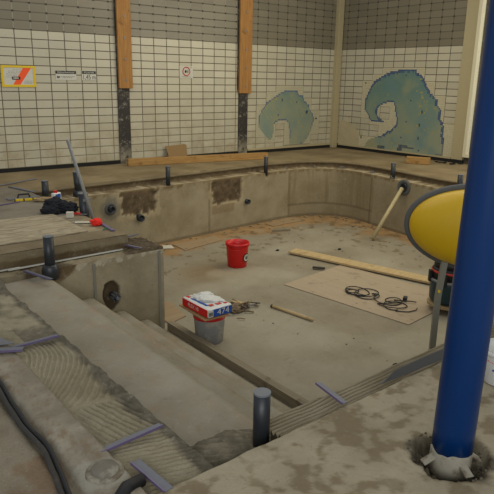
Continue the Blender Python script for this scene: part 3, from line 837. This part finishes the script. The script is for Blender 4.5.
# ---------------------------------------------------------------- things on the tiled deck (left platform)
# plywood sheet
bm = BM(); prism(bm, [(-10.2, -4.10), (-8.6, -4.09), (-8.1, -4.11), (-7.66, -4.07), (-7.66, -3.2), (-8.2, -3.17), (-10.2, -3.2)], .004, .014)
PLYD = NT('dusty plywood on deck'); n = PLYD.noise(3, 6, .7); mp = PLYD.n.new('ShaderNodeMapping'); mp.inputs['Scale'].default_value = (2, 9, 1); PLYD.link(PLYD.obj(), mp.inputs[0])
n2 = PLYD.noise(2, 5, .65, mp.outputs[0], .8)
col = PLYD.mix(PLYD.ramp(n2, .42, .62), rgba((170, 157, 130)), rgba((134, 121, 96)))
col = PLYD.mix(PLYD.ramp(n, .55, .75), col, rgba((96, 88, 74))); PLYD.link(col, PLYD.b.inputs['Base Color']); PLYD.b.inputs['Roughness'].default_value = .85
tag(done('plywood_sheet', bm, PLYD.m), 'dusty plywood sheet lying along the front of the left deck', 'board')

def drape(name, c, s, mat, label, cat, seed, amp=.25, freq=1.8, parent=None):
    bm = BM(); disp_sphere(bm, (0, 0, s[2]*.8), s, amp, freq, seed, 5)
    for v in bm.verts:
        r_ = noise.noise(v.co*30+Vector((seed, 0, 0))); v.co += v.co.normalized()*.006*r_
        v.co.z = max(v.co.z, .002)
    o = done(name, bm, mat, parent, True, loc=c)
    return tag(o, label, cat) if label else o
e = empty('jacket', (-7.535, -3.10, .004), math.radians(-35), 'crumpled dark jacket lying on the left deck', 'jacket')
def folds(bm, c, s, seed, rot=0):
    r_ = bmesh.ops.create_icosphere(bm, subdivisions=5, radius=1)
    for v in r_['verts']:
        p = v.co.copy(); k = 1+.28*noise.fractal(p*1.6+Vector((seed, 0, 0)), .8, 2, 3)
        w_ = noise.noise(Vector((p.x*2, p.y*7+seed, p.z*5+noise.noise(p*2)*2)))
        k += .13*(1-abs(w_)*2)
        q = Vector((p.x*s[0]*k, p.y*s[1]*k, p.z*s[2]*k)); q.rotate(Matrix.Rotation(rot, 3, 'Z'))
        v.co = q+Vector(c); v.co.z = max(v.co.z, .001)
bm = BM(); folds(bm, (-.05, 0, .06), (.12, .09, .085), 1); folds(bm, (.07, -.01, .045), (.105, .07, .06), 5, .3); done('body_cloth', bm, M['cloth'], e, True)
bm = BM(); folds(bm, (-.09, -.10, .035), (.10, .05, .045), 9, -.3); done('sleeve', bm, M['cloth'], e, True)

e = empty('canister', (-7.37, -2.56, .004), .4, 'small white canister with blue label and red cap behind the jacket', 'canister')
bm = BM(); box(bm, (0, 0, .055), (.11, .06, .11), None, .014); done('body', bm, M['white'], e, True)
bm = BM(); box(bm, (0, -.0305, .07), (.075, .003, .05)); done('label', bm, M['printblue'], e)
bm = BM(); tube(bm, [(-.01, 0, .108), (-.01, 0, .135)], .022, 14); done('cap', bm, M['red'], e)
bm = BM(); box(bm, (0, 0, .03), (.07, .05, .06), None, .004)
tag(done('carton', bm, M['paper'], None, loc=(-7.565, -3.42, .004), rot=(0, 0, -.6)), 'small off white carton in front of the jacket', 'box')
e = empty('paint_knife', (-7.46, -3.33, .006), -.7, 'red handled putty knife lying right of the carton', 'knife')
bm = BM(); box(bm, (0, 0, .011), (.10, .025, .02), None, .006); done('handle', bm, M['red'], e, True)
bm = BM(); box(bm, (.08, 0, .006), (.07, .04, .003)); done('blade', bm, M['alu'], e)
bm = BM(); folds(bm, (0, 0, .03), (.055, .05, .035), 3)
tag(done('cloth_rag', bm, M['redcloth'], None, True, loc=(-7.49, -3.88, .004)), 'bright red rag at the corner of the left deck', 'rag')
bm = BM(); tube(bm, [(.05*math.cos(a)+.01*math.sin(3*a), .03*math.sin(a*1.3), .006) for a in [k*.35 for k in range(16)]], .004, 6)
tag(done('cord_scrap', bm, M['green'], None, loc=(-7.47, -4.08, .004)), 'scrap of green cord beside the red rag', 'cord')
bm = BM(); box(bm, (0, 0, .005), (.17, .05, .008), None, .002)
tag(done('paper_label', bm, M['paper'], None, loc=(-7.55, -3.72, .006), rot=(0, 0, -.5)), 'white paper slip between the carton and the red rag', 'paper')
bm = BM(); box(bm, (0, 0, .006), (.34, .035, .012))
tag(done('edge_profile', bm, M['purple'], None, loc=(-7.44, -4.02, .003), rot=(0, 0, PI/2-.1)), 'grey edge profile lying along the right rim of the left deck', 'profile', 'metal edge profiles')
# tools at the back of the platform
e = empty('spirit_level', (-7.62, -2.31, .004), -.22, 'yellow spirit level lying on the left deck', 'tool')
bm = BM(); box(bm, (0, 0, .014), (.30, .025, .026), None, .003); done('bar', bm, M['yellowm'], e)
for x in (-.14, -.04, .06, .145):
    bm = BM(); box(bm, (x, 0, .014), (.014, .027, .028)); done('black_mark', bm, M['black'], e)
bm = BM(); folds(bm, (0, 0, .02), (.12, .045, .025), 6)
tag(done('work_glove', bm, M['canvas'], None, True, loc=(-7.46, -2.44, .004), rot=(0, 0, -.3)), 'beige work glove at the end of the yellow level', 'glove')
e = empty('smoothing_trowel', (-7.60, -2.12, .004), -.05, 'grey smoothing trowel behind the yellow level', 'trowel')
bm = BM(); box(bm, (0, 0, .004), (.38, .11, .004)); done('blade', bm, M['alu'], e)
bm = BM(); tube(bm, [(-.07, 0, .006), (-.06, 0, .045), (.06, 0, .045), (.07, 0, .006)], .011, 8); done('handle', bm, M['black'], e)
def profile(loc, L, rz, label, mat='purple', tilt=0, w=.035):
    e = empty('edge_profile', loc, rz, label, 'profile', 'metal edge profiles'); e.rotation_euler = (0, tilt, rz)
    bm = BM(); bx(bm, -L/2, L/2, -w/2, w/2, 0, .004); done('metal_base', bm, M['alu'], e)
    bm = BM(); bx(bm, -L/2, L/2, -w/2-.002, -w/2+.004, -.002, .010); done('film_strip', bm, M[mat], e)
    return e
profile((-7.90, -2.38, .006), .36, .25, 'purple edge profile left of the yellow level')
profile((-7.43, -1.55, .006), .55, -1.35, 'grey edge profile lying at the far end of the left deck', 'alu', w=.06)
# profiles on the ledge
e = profile((-8.0, -4.40, -.128), 1.05, .03, 'long white edge strip along the ledge left of the corner', 'signwhite')
profile((-9.1+.35, -4.40, -.128), .66, .02, 'white edge strip on the ledge left of the socket pipe', 'signwhite')
profile((-7.40, -4.42, -.10), .26, -1.25, 'short purple profile sticking over the ledge corner')
profile((-7.28, -4.12, -.095), .26, .25, 'grey profile pressed into dark mortar at the ledge corner', 'alu')
profile((-8.36, -4.66, -.135), .34, -1.3, 'purple profile beside the socket pipe at the head of the steps')
# foreground profiles
profile((-8.93, -7.315, -.008), .29, .07, 'long purple edge profile on the combed mortar near the round cap', w=.03)
profile((-8.99, -7.585, .0), .22, -1.5, 'purple edge profile over the end of the black pipe', w=.04)
profile((-8.02, -7.565, .002), .21, -1.75, 'purple edge profile across the combed ledge in front', w=.03)
profile((-8.93, -6.17, -.008), .30, .03, 'thin purple profile across the mortar at the left edge')
profile((-9.10, -6.22, .012), .20, -.5, 'purple profile with grey plate at the left picture edge', w=.05)
bm = BM(); prism(bm, [(-.12, -.05), (.06, -.05), (-.04, .07), (-.12, .08)], 0, .004)
tag(done('float_plate', bm, M['alu'], None, loc=(-9.07, -6.10, .014), rot=(.1, 0, -.3)), 'grey plate resting beside the purple profile at the left edge', 'plate')

# ---------------------------------------------------------------- things on the pool floor
def bucket(name, loc, r0, r1, h, mat, lip, label, rz=0):
    e = empty(name, loc, rz, label, 'bucket')
    bm = BM(); lathe(bm, [(r0*.97, 0), (r0, .004), (r0+(r1-r0)*.86, h*.84), (r1*.995, h*.985), (r1*.95, h*.985), (r1*.9, h*.8), (r0*.93, .012)], 40, capt=True); done('shell', bm, mat, e, True)
    bm = BM(); lathe(bm, [(r1*.975, h*.90), (r1*1.05, h*.90), (r1*1.06, h*.93), (r1*1.05, h), (r1*.96, h), (r1*.95, h*.93)], 40, capb=False, capt=False); done('rim', bm, lip, e, True)
    return e
BX, BY = -5.31, -3.35
e = bucket('red_bucket', (BX, BY, ZF+.002), .124, .150, .325, M['red'], M['red'], 'red plastic bucket standing on the pool floor')
ang = math.atan2(-9.26-BY, -9.91-BX)      # towards the doorway side
bm = BM(); lathe(bm, [(.134, .19), (.125, .20)], 30, capt=True, capb=False); done('cement_residue', bm, M['greybucket'], e)
def on_bucket(e, a, r_, z, w_, h_, mat, name, dr=.0015, seg=10, oval=True):
    bm = BM(); pts = []
    ctr = bm.verts.new(((r_+dr)*math.cos(a), (r_+dr)*math.sin(a), z))
    for k in range(24):
        t_ = 2*PI*k/24; aa = a+w_*math.cos(t_)/r_; pts.append(bm.verts.new(((r_+dr)*math.cos(aa), (r_+dr)*math.sin(aa), z+h_*math.sin(t_))))
    for k in range(24): bm.faces.new((ctr, pts[k], pts[(k+1) % 24]))
    return done(name, bm, mat, e)
em = on_bucket(e, ang+.98, .140, .135, .058, .058, M['signblack'], 'emblem', .003)
on_bucket(em, ang+.98, .140, .135, .046, .046, M['signwhite'], 'emblem_field', .005)
on_bucket(em, ang+.98, .140, .138, .030, .026, M['signgrey'], 'emblem_figure', .007)
on_bucket(em, ang+.98, .140, .128, .012, .012, M['signblack'], 'emblem_figure', .009)
bm = BM(); a0 = ang+.6
tube(bm, [(.157*math.cos(a), .157*math.sin(a), .298-.10*math.sin((a-(ang-1.35))/2.7*PI)**1*.5) for a in [ang-1.35+2.7*k/16 for k in range(17)]], .0035, 6)
done('handle', bm, M['red'], e)

GX, GY = -6.935, -5.03
e = bucket('grey_bucket', (GX, GY, ZF+.002), .128, .150, .30, M['greybucket'], M['greybucket'], 'grey cement bucket with a red band under a bag of adhesive')
bm = BM(); lathe(bm, [(.1475, .235), (.151, .236), (.1535, .262), (.150, .263)], 40, capb=False, capt=False); done('red_band', bm, M['red'], e, True)
# board on the bucket
bm = BM(); box(bm, (0, 0, .008), (.46, .26, .012), None, .002)
o = done('wooden_board', bm, M['carton'], None, loc=(GX-.065, GY+.0, ZF+.306), rot=(0, 0, -1.62)); tag(o, 'small brown board lying across the grey bucket', 'board')
# adhesive bag
e = empty('adhesive_bag', (GX-.035, GY-.01, ZF+.322), -1.57, 'white, red and blue adhesive bag lying on the grey bucket', 'bag')
bm = BM(); box(bm, (0, 0, .042), (.42, .27, .084), None, .018)
bmesh.ops.subdivide_edges(bm, edges=bm.edges[:], cuts=6, use_grid_fill=True)
for v in bm.verts:
    k = fbm(v.co, 9, 3, 4)
    if v.co.z > .06: v.co.z += .010*k
done('paper_bag', bm, M['white'], e, True)
bm = BM(); box(bm, (0, -.1360, .042), (.40, .005, .07), None, .002); rp = done('red_panel', bm, M['red'], e)
bm = BM(); box(bm, (.2110, .02, .042), (.005, .215, .070), None, .002); bp = done('blue_panel', bm, M['printblue'], e)
bm = BM(); box(bm, (.2115, -.107, .042), (.006, .055, .066), None, .001); bc = done('barcode_panel', bm, M['signwhite'], e)
bm = BM()
for k in range(8): box(bm, (.2150, -.126+k*.0055, .038), (.001, .0025 if k % 3 else .004, .036))
done('barcode', bm, M['signblack'], bc)
text('lettering', '474', .078, M['signwhite'], bp, (.2142, .03, .042), (PI/2, 0, PI/2), 1.15)
text('lettering', 'FLEX 10', .05, M['signwhite'], rp, (-.02, -.1392, .042), (PI/2, 0, 0), 1.0)
bm = BM(); folds(bm, (-.03, .02, .088), (.15, .085, .022), 4, .4); folds(bm, (-.10, .05, .10), (.07, .045, .02), 8, 1.0); done('crumpled_film', bm, M['white'], e, True)
bm = BM(); box(bm, (-.165, 0, .0865), (.05, .22, .004)); done('red_print', bm, M['red'], e)
bm = BM(); box(bm, (.0, -.085, .0855), (.24, .024, .006), Matrix.Rotation(.05, 3, 'Z')); done('blue_print', bm, M['printblue'], e)
bm = BM(); box(bm, (-.08, .095, .0865), (.12, .02, .006)); done('blue_print', bm, M['printblue'], e)
bm = BM(); box(bm, (.13, -.045, .0885), (.035, .04, .005)); box(bm, (.135, .03, .0885), (.04, .05, .005)); box(bm, (.155, .095, .0885), (.03, .03, .005)); done('red_print', bm, M['signred'], e)

# debris next to the bag
bm = BM()
rnd = random.Random(5)
for k in range(34):
    a = Vector((rnd.gauss(0, .10), rnd.gauss(0, .08), .006+rnd.random()*.05)); d = Vector((rnd.uniform(-1, 1), rnd.uniform(-1, 1), rnd.uniform(-.25, .25))).normalized()*rnd.uniform(.02, .075)
    a.z = max(a.z, .012+abs(d.z)); tube(bm, [a-d, a+Vector((0, 0, .004)), a+d], rnd.uniform(.004, .009), 6)
folds(bm, (0, 0, .02), (.11, .09, .035), 12)
o = done('debris_heap', bm, plain('mixed scrap', (118, 100, 74), .8, var=.5, scale=22, dirt=(62, 52, 42), dirt_lo=.5), None, True, loc=(-6.28, -4.58, ZF+.003))
tag(o, 'heap of scraps and shavings right of the adhesive bag', 'debris', kind='stuff')
beam_between('timber_offcut', (-6.18, -4.40), (-6.13, -4.60), .06, .03, M['plank'], 'small wood offcut leaning on the scrap heap', 'timber', z=ZF+.003)
beam_between('metal_spatula', (-6.25, -4.62), (-5.98, -4.62), .02, .012, M['alu'], 'thin grey spatula sticking out of the scrap heap', 'tool', z=ZF+.02)
e = empty('wooden_stick', (-5.88, -5.03, ZF+.018), math.atan2(-.52, .08), 'pale round stick lying alone on the open pool floor', 'stick')
bm = BM(); tube(bm, [(-.27, 0, 0), (0, .002, 0), (.27, 0, 0)], [.016, .018, .017], 10); done('shaft', bm, M['plank'], e, True)
bm = BM(); tube(bm, [(-.285, 0, 0), (-.268, 0, 0)], .018, 10); done('dark_tip', bm, M['black'], e)

# plank, plywood
a = Vector((-4.30, -3.32)); b = Vector((-3.74, -5.55))
beam_between('wooden_plank', a, b, .21, .028, M['plank'], 'long new pine plank lying across the pool floor', 'plank', z=ZF+.018)
bm = BM(); prism(bm, [(-5.32, -4.28), (-5.12, -5.94), (-3.98, -5.82), (-4.16, -4.14)], ZF+.003, ZF+.009)
tag(done('plywood_sheet', bm, M['ply']), 'large thin plywood sheet under the cable on the pool floor', 'board')
for k, (P, l) in enumerate([([(-5.48, -2.36), (-4.70, -2.20), (-4.66, -1.92), (-5.46, -1.99)], 'brown board scrap on the pool floor below the straight back wall'),
                            ([(-3.5, -1.98), (-2.75, -1.95), (-2.72, -1.72), (-3.48, -1.76)], 'brown board scrap at the start of the rounded pool corner'),
                            ([(-7.05, -4.50), (-6.80, -4.42), (-6.72, -4.0), (-6.98, -3.8)], 'pinkish board scrap on the floor behind the front wall corner')]):
    bm = BM(); prism(bm, P, ZF+.003, ZF+.010); tag(done('board_scrap', bm, M['ply_orange']), l, 'board', 'thin board scraps on the pool floor')
bm = BM(); prism(bm, [(-5.72, -2.10), (-5.55, -2.18), (-5.50, -2.02), (-5.62, -1.96)], ZF+.004, ZF+.012)
tag(done('paper_sheet', bm, M['paper'], None), 'white paper scrap at the foot of the back wall', 'paper')
bm = BM(); prism(bm, [(-3.75, -2.25), (-3.45, -2.36), (-3.4, -2.22), (-3.6, -2.14)], 0, .03)
tag(done('dark_offcut', bm, M['dirtywood'], None, loc=(0, 0, ZF+.004)), 'dark flat offcut on the floor near the rounded corner', 'timber')
bm = BM(); box(bm, (0, 0, .01), (.16, .05, .016), None, .003)
tag(done('slate_piece', bm, M['black'], None, loc=(-4.55, -4.10, ZF+.016), rot=(0, 0, -.9)), 'dark flat piece beside the long plank', 'scrap')
bm = BM(); rnd = random.Random(11)
for k in range(150):
    if k < 80:
        i = rnd.randrange(60, 300); n_ = NW[i]; p = W[i]-n_*abs(rnd.gauss(.05, .16)); x, y = p.x, p.y
    else: x, y = rnd.uniform(-6.6, -2.7), rnd.uniform(-6.8, -2.2)
    s_ = rnd.uniform(.008, .026) if k < 80 else rnd.uniform(.005, .014)
    r_ = bmesh.ops.create_icosphere(bm, subdivisions=1, radius=s_)
    for v in r_['verts']: v.co = Vector((v.co.x*rnd.uniform(.7, 1.5)+x, v.co.y+y, v.co.z*.6+ZF+s_*.5))
tag(done('mortar_crumbs', bm, M['dirtywood']), 'mortar crumbs scattered over the pool floor', 'crumbs', kind='stuff')
for k, (x, y, s_, l) in enumerate([(-5.95, -6.42, .016, 'dark crumb lump on the open floor before the combed ledge'), (-4.40, -3.12, .018, 'dark lump at the far end of the plank'), (-3.62, -3.6, .018, 'thin dark splinter beyond the plank')]):
    bm = BM(); disp_sphere(bm, (0, 0, s_*.4), (s_*1.6, s_, s_*.6), .4, 2, k, 3); tag(done('mortar_lump', bm, M['bitumen'], None, loc=(x, y, ZF+.003)), l, 'lump')

# timber board along the lowest step
bm = BM(); bx(bm, -7.14, -7.07, -7.51, LY-.06, 0, .085, .004)
tag(done('edge_board', bm, M['dirtywood'], None, loc=(0, 0, ZF+.002)), 'cement stained timber board set on edge along the lowest step', 'board')

# cable
def loop_path(c, rx, ry, n, z0, seed, start=0, turns=1.):
    rnd = random.Random(seed); out = []
    for k in range(n):
        a = start+2*PI*turns*k/(n-1); j = 1+.12*math.sin(a*2+seed)
        out.append((c[0]+rx*j*math.cos(a)+.01*math.sin(3*a), c[1]+ry*j*math.sin(a), z0+.010+.006*math.sin(a*1.5+seed)))
    return out
path = []
def coil(c, rx, ry, turns, seed, start=0.):
    rnd = random.Random(seed); n = int(turns*26); ph = [rnd.uniform(0, 6) for _ in range(4)]
    for k in range(n):
        a = start+2*PI*turns*k/n; q = k/26.
        j = 1+.22*math.sin(q*2.3+ph[0]); cx = c[0]+.035*math.sin(q*3.1+ph[1]); cy = c[1]+.05*math.sin(q*2.2+ph[2])
        path.append((cx+rx*j*math.cos(a), cy+ry*j*math.sin(a), ZF+.017+.005*(1+math.sin(a*1.7+ph[3]))))
coil((-4.83, -4.98), .10, .12, 2.6, 1, 1.0)
coil((-4.80, -5.14), .13, .11, 1.8, 2, 2.0)
coil((-4.73, -5.40), .12, .12, 1.5, 3, 1.6)
coil((-4.84, -5.50), .11, .13, 1.3, 4, 2.6)
path += [(-4.95, -5.64, ZF+.018), (-4.86, -5.74, ZF+.018), (-4.76, -5.76, ZF+.02), (-4.72, -5.75, ZF+.03)]
e = empty('power_cable', (0, 0, 0), 0, 'black power cable coiled on the plywood sheet', 'cable')
bm = BM(); tube(bm, path, .0055, 6); done('cord', bm, M['black'], e, True)
e2 = BM(); tube(e2, [(-4.72, -5.44, ZF+.03), (-4.66, -5.52, ZF+.032), (-4.60, -5.58, ZF+.03), (-4.57, -5.63, ZF+.028)], .0065, 6)
done('cord_tail', e2, M['black'], e, True)
bm = BM(); box(bm, (-4.60, -5.50, ZF+.04), (.07, .045, .04), Matrix.Rotation(.5, 3, 'Z'), .008); done('plug', bm, M['black'], e, True)

# wet vacuum
VX, VY = -4.44, -5.93
e = empty('wet_vacuum', (VX, VY, ZF+.014), .7, 'teal and black wet vacuum with red band behind the grey leg', 'vacuum cleaner')
bm = BM(); lathe(bm, [(.15, .09), (.18, .10), (.20, .13), (.205, .30), (.21, .31), (.21, .33), (.19, .335)], 36); done('tank', bm, M['tank'], e, True)
bm = BM(); lathe(bm, [(.205, .331), (.215, .335), (.215, .355), (.20, .36)], 36); done('tank_rim', bm, M['steel'], e, True)
bm = BM(); lathe(bm, [(.195, .36), (.195, .46), (.18, .48)], 36, capt=True); done('motor_head', bm, M['black'], e, True)
bm = BM(); lathe(bm, [(.197, .43), (.2, .432), (.2, .452), (.19, .456)], 36, capb=False, capt=False); done('red_band', bm, M['signred'], e, True)
bm = BM(); lathe(bm, [(.18, .48), (.175, .53), (.12, .56), (.03, .565)], 36); done('lid', bm, M['black'], e, True)
for a in (1.75, 2.75, 4.9):
    bm = BM(); box(bm, (.215*math.cos(a), .215*math.sin(a), .38), (.035, .05, .13), Matrix.Rotation(a, 3, 'Z'), .006); done('clamp', bm, M['black'], e)
bm = BM(); lathe(bm, [(.17, .055), (.215, .06), (.215, .085), (.17, .09)], 36); done('chassis', bm, M['canvas'], e)
for k in range(4):
    a = .9+k*PI/2; c_ = Vector((.19*math.cos(a), .19*math.sin(a), .03))
    bm = BM(); tube(bm, [c_+Vector((-.012, .01, 0)), c_+Vector((.012, -.01, 0))], .029, 16); bx(bm, c_.x-.02, c_.x+.02, c_.y-.02, c_.y+.02, .045, .056); done('castor', bm, M['black'], e)
bm = BM(); tube(bm, [(-.20, -.05, .20), (-.235, -.055, .20)], .03, 14); done('hose_port', bm, M['black'], e)
bm = BM(); tube(bm, [(.17*math.cos(a), .17*math.sin(a), .53+.06*math.sin((a-2)/2.4*PI)) for a in [2+.2*k for k in range(13)]], .012, 8); done('handle', bm, M['black'], e)

# ---------------------------------------------------------------- yellow rounded shell on a grey leg
e = empty('water_slide', (-5.62, -6.55, ZF), 0, 'yellow rounded slide end with grey rubber rim behind the blue column', 'slide')
cen = Vector((-5.31, -6.70, .23)) - Vector((-5.62, -6.55, ZF))
view = Vector((-4.61, -2.48, 0)).normalized()             # the way the shell bulges
side = Vector((-view.y, view.x, 0)); side = -side if side.x < 0 else side     # along the shell's long axis
R_ = Matrix((side, view, Vector((0, 0, 1)))).transposed()
AX, AZ = .60, .345
def sup(a, ax, az, n=2.05):
    c_, s_ = math.cos(a), math.sin(a)
    return (ax*math.copysign(abs(c_)**(2/n), c_), az*math.copysign(abs(s_)**(2/n), s_)-.055*c_*0+.05*(c_ if c_ < 0 else 0)*0)
bm = BM(); rings = []; NN = 64
for q, (k, dep) in enumerate([(1, -.02), (1, 0), (.985, .05), (.93, .11), (.82, .16), (.66, .20), (.46, .225), (.24, .238)]):
    ring = []
    for j in range(NN):
        x, z = sup(2*PI*j/NN, AX*k, AZ*k); ring.append(bm.verts.new(R_ @ Vector((x, dep, z)) + cen))
    rings.append(ring)
for A, B in zip(rings, rings[1:]):
    for j in range(NN): bm.faces.new((A[j], A[(j+1) % NN], B[(j+1) % NN], B[j]))
top = bm.verts.new(R_ @ Vector((0, .242, 0))+cen)
for j in range(NN): bm.faces.new((rings[-1][j], rings[-1][(j+1) % NN], top))
bm.faces.new(rings[0][::-1])
done('slide_shell', bm, M['yellow'], e, True)
bm = BM(); tube(bm, [R_ @ Vector((*[sup(2*PI*j/72, AX+.016, AZ+.012)[0]], -.012, sup(2*PI*j/72, AX+.016, AZ+.012)[1]))+cen for j in range(72)], .030, 12, closed=True); done('rubber_rim', bm, M['grey_rubber'], e, True)
bm = BM(); tube(bm, [(.0, .0, .0), (0, 0, .6), (.02, -.015, .91)], .034, 4); done('leg', bm, M['greypaint'], e)
bm = BM(); box(bm, (0, 0, .006), (.12, .12, .01)); done('foot_plate', bm, M['steel'], e)
bm = BM(); tube(bm, [(-.03, -.026, .665), (-.04, -.034, .665)], .012, 10); done('bolt', bm, M['yellowm'], e)

# ---------------------------------------------------------------- blue column
e = empty('blue_column', (POLE.x, POLE.y, -.06), 0, 'thick round blue steel column in the right foreground', 'column')
LEANX, LEANY = .0, .0
e.rotation_euler = (.0095, .0115, 0)
bm = BM(); lathe(bm, [(.078, .07), (.0782, .2), (.0782, 1.0), (.0782, 2.2), (.0782, 4.06)], 48); done('shaft', bm, M['blue'], e, True)
bm = BM(); lathe(bm, [(.080, -.02), (.080, .05), (.0795, .085), (.0785, .098)], 48); o = done('primer_collar', bm, M['white_primer'], e, True)
for v in o.data.vertices:
    if v.co.z > .08: v.co.z += .025*noise.noise(v.co*30)
for k, (a, t_) in enumerate([(2.7, .5), (-1.95, .35), (-.6, .6), (.4, .5)]):
    bm = BM(); box(bm, (0, 0, 0), (.055, .035, .008), Matrix.Rotation(t_, 3, 'Y'), .002)
    o = done('membrane_flap', bm, M['white_primer'], e, loc=(.097*math.cos(a), .097*math.sin(a), .055), rot=(0, 0, a)); 
# rubble in the pit
bm = BM(); rnd = random.Random(2)
for k in range(110):
    a = rnd.uniform(0, 2*PI); d = rnd.uniform(.085, .165); s_ = rnd.uniform(.003, .008)
    x, y = POLE.x+d*math.cos(a), POLE.y+d*math.sin(a)
    r_ = bmesh.ops.create_icosphere(bm, subdivisions=1, radius=s_)
    for v in r_['verts']: v.co = v.co*rnd.uniform(.6, 1.3)+Vector((x, y, slab_z(x, y)+s_*.3))
tag(done('gravel', bm, plain('gravel', (88, 80, 64), .9, var=.4)), 'loose gravel in the broken out pit around the blue column', 'gravel', kind='stuff')

# grey plate standing against the slab edge, left of the column
e = empty('metal_plate', (-7.56, -7.66, .002), -.05, 'grey metal plate leaning on the combed ledge left of the blue column', 'plate')
bm = BM(); prism(bm, [(-.20, 0), (.30, 0), (.34, .056), (.10, .050), (-.10, .040)], 0, .004); done('sheet', bm, M['grey_rubber'], e, rot=(PI/2-.25, 0, .0), loc=(0, 0, 0))
bm = BM(); tube(bm, [(-.20, .0, .002), (.05, -.001, .003), (.30, 0, .003)], .0025, 6); done('film_edge', bm, M['purple'], e)

# white bucket right of the column
e = bucket('white_bucket', (-7.25, -7.98, .004), .095, .11, .17, M['white'], M['white'], 'white bucket with red and blue print right of the blue column')
on_bucket(e, ang-.2, .104, .125, .10, .008, M['signred'], 'red_print', .004)
on_bucket(e, ang-.2, .104, .085, .07, .012, M['printblue'], 'blue_print', .004)
# black rubble beyond
drape('mortar_sack', (-6.80, -7.84, .004), (.16, .10, .06), plain('dirty sack', (70, 64, 52), .9, var=.3), 'dirty grey sack behind the white bucket', 'sack', 4)

# foreground cap, hose, black pipe
e = empty('pipe_cap', (-9.115, -7.46, .0), 0, 'round cement covered pipe cap set in the deck in front', 'cap')
bm = BM(); lathe(bm, [(.052, -.02), (.052, .014), (.047, .020), (.012, .021)], 32); done('cover', bm, M['capstone'], e, True)
bm = BM(); lathe(bm, [(.075, -.006), (.068, .006), (.056, .008)], 32); done('cement_collar', bm, M['white_primer'], e, True)
hp_ = [(-9.245, -5.9), (-9.235, -6.3), (-9.218, -6.57), (-9.232, -6.80), (-9.238, -7.0), (-9.228, -7.2), (-9.25, -7.38), (-9.275, -7.55), (-9.29, -7.9), (-9.3, -8.6)]
hs = catmull(hp_, 6)
bm = BM(); tube(bm, [(p.x-.026, p.y, .012) for p in hs], .0105, 10)
e = empty('rubber_hose', (0, 0, 0), 0, 'black doubled rubber hose running along the left deck', 'hose')
done('hose_strand', bm, plain('dusty rubber', (52, 50, 46), .8, var=.3, dirt=(84, 78, 64)), e, True)
bm = BM(); tube(bm, [(p.x-.003, p.y, .010+.004*math.sin(i*.7)) for i, p in enumerate(hs)], .0105, 10); done('hose_strand', bm, M['black'], e, True)
bm = BM(); tube(bm, [(-9.20, -7.68, .006), (-9.10, -7.60, .010), (-9.03, -7.585, .0)], .024, 14)
tag(done('drain_pipe', bm, M['black'], None, True), 'short black pipe end lying at the bottom edge beside the round cap', 'pipe')

# ---------------------------------------------------------------- light: hall lamps, daylight from the window side, added fill from behind the camera
w_ = bpy.data.worlds.new('hall'); bpy.context.scene.world = w_; w_.use_nodes = True
w_.node_tree.nodes['Background'].inputs[0].default_value = (.92, .96, 1, 1)
w_.node_tree.nodes['Background'].inputs[1].default_value = .42
def area(loc, target, sx, sy, power, col):
    l = bpy.data.lights.new('hall_light_or_fill', 'AREA'); l.shape = 'RECTANGLE'; l.size = sx; l.size_y = sy; l.energy = power; l.color = col
    o = bpy.data.objects.new('hall_light_or_fill', l); o.location = loc
    o.rotation_euler = (Vector(target)-Vector(loc)).to_track_quat('-Z', 'Y').to_euler(); link(o); return o
area((-6.5, -3.4, 3.9), (-6.5, -3.0, 0), 1.2, 4.0, 45, (1, .95, .84))
area((-3.2, -3.8, 3.9), (-3.2, -3.4, 0), 1.2, 4.0, 88, (1, .88, .60))
area((-12.6, -12.4, 3.0), (-6.0, -3.0, 0.2), 6.0, 2.6, 215, (.95, .96, 1))  # added unseen daylight fill, brightens the walls that face the camera
area((-.25, -6.6, 2.4), (-5, -3.6, .2), 4.5, 2.6, 80, (1, .90, .66))

# ---------------------------------------------------------------- camera
cam = bpy.data.cameras.new('camera'); co = bpy.data.objects.new('camera', cam); link(co)
cam.sensor_width = 36; cam.lens = 36*596.03/494; cam.clip_start = .05
yaw, pit, roll = .677720, -.273469, .0176264
F = Vector((math.sin(yaw)*math.cos(pit), math.cos(yaw)*math.cos(pit), math.sin(pit)))
Rt = Vector((math.cos(yaw), -math.sin(yaw), 0)); U = Rt.cross(F)
R2 = Rt*math.cos(roll)+U*math.sin(roll); U2 = -Rt*math.sin(roll)+U*math.cos(roll)
mw = Matrix((R2, U2, -F)).transposed().to_4x4(); mw.translation = Vector((-9.90941, -9.26454, 1.41007)); co.matrix_world = mw
sc = bpy.context.scene; sc.camera = co
vs = sc.view_settings; vs.view_transform = 'Standard'; vs.look = 'None'; vs.gamma = 1; vs.use_curve_mapping = False; vs.exposure = 0.0
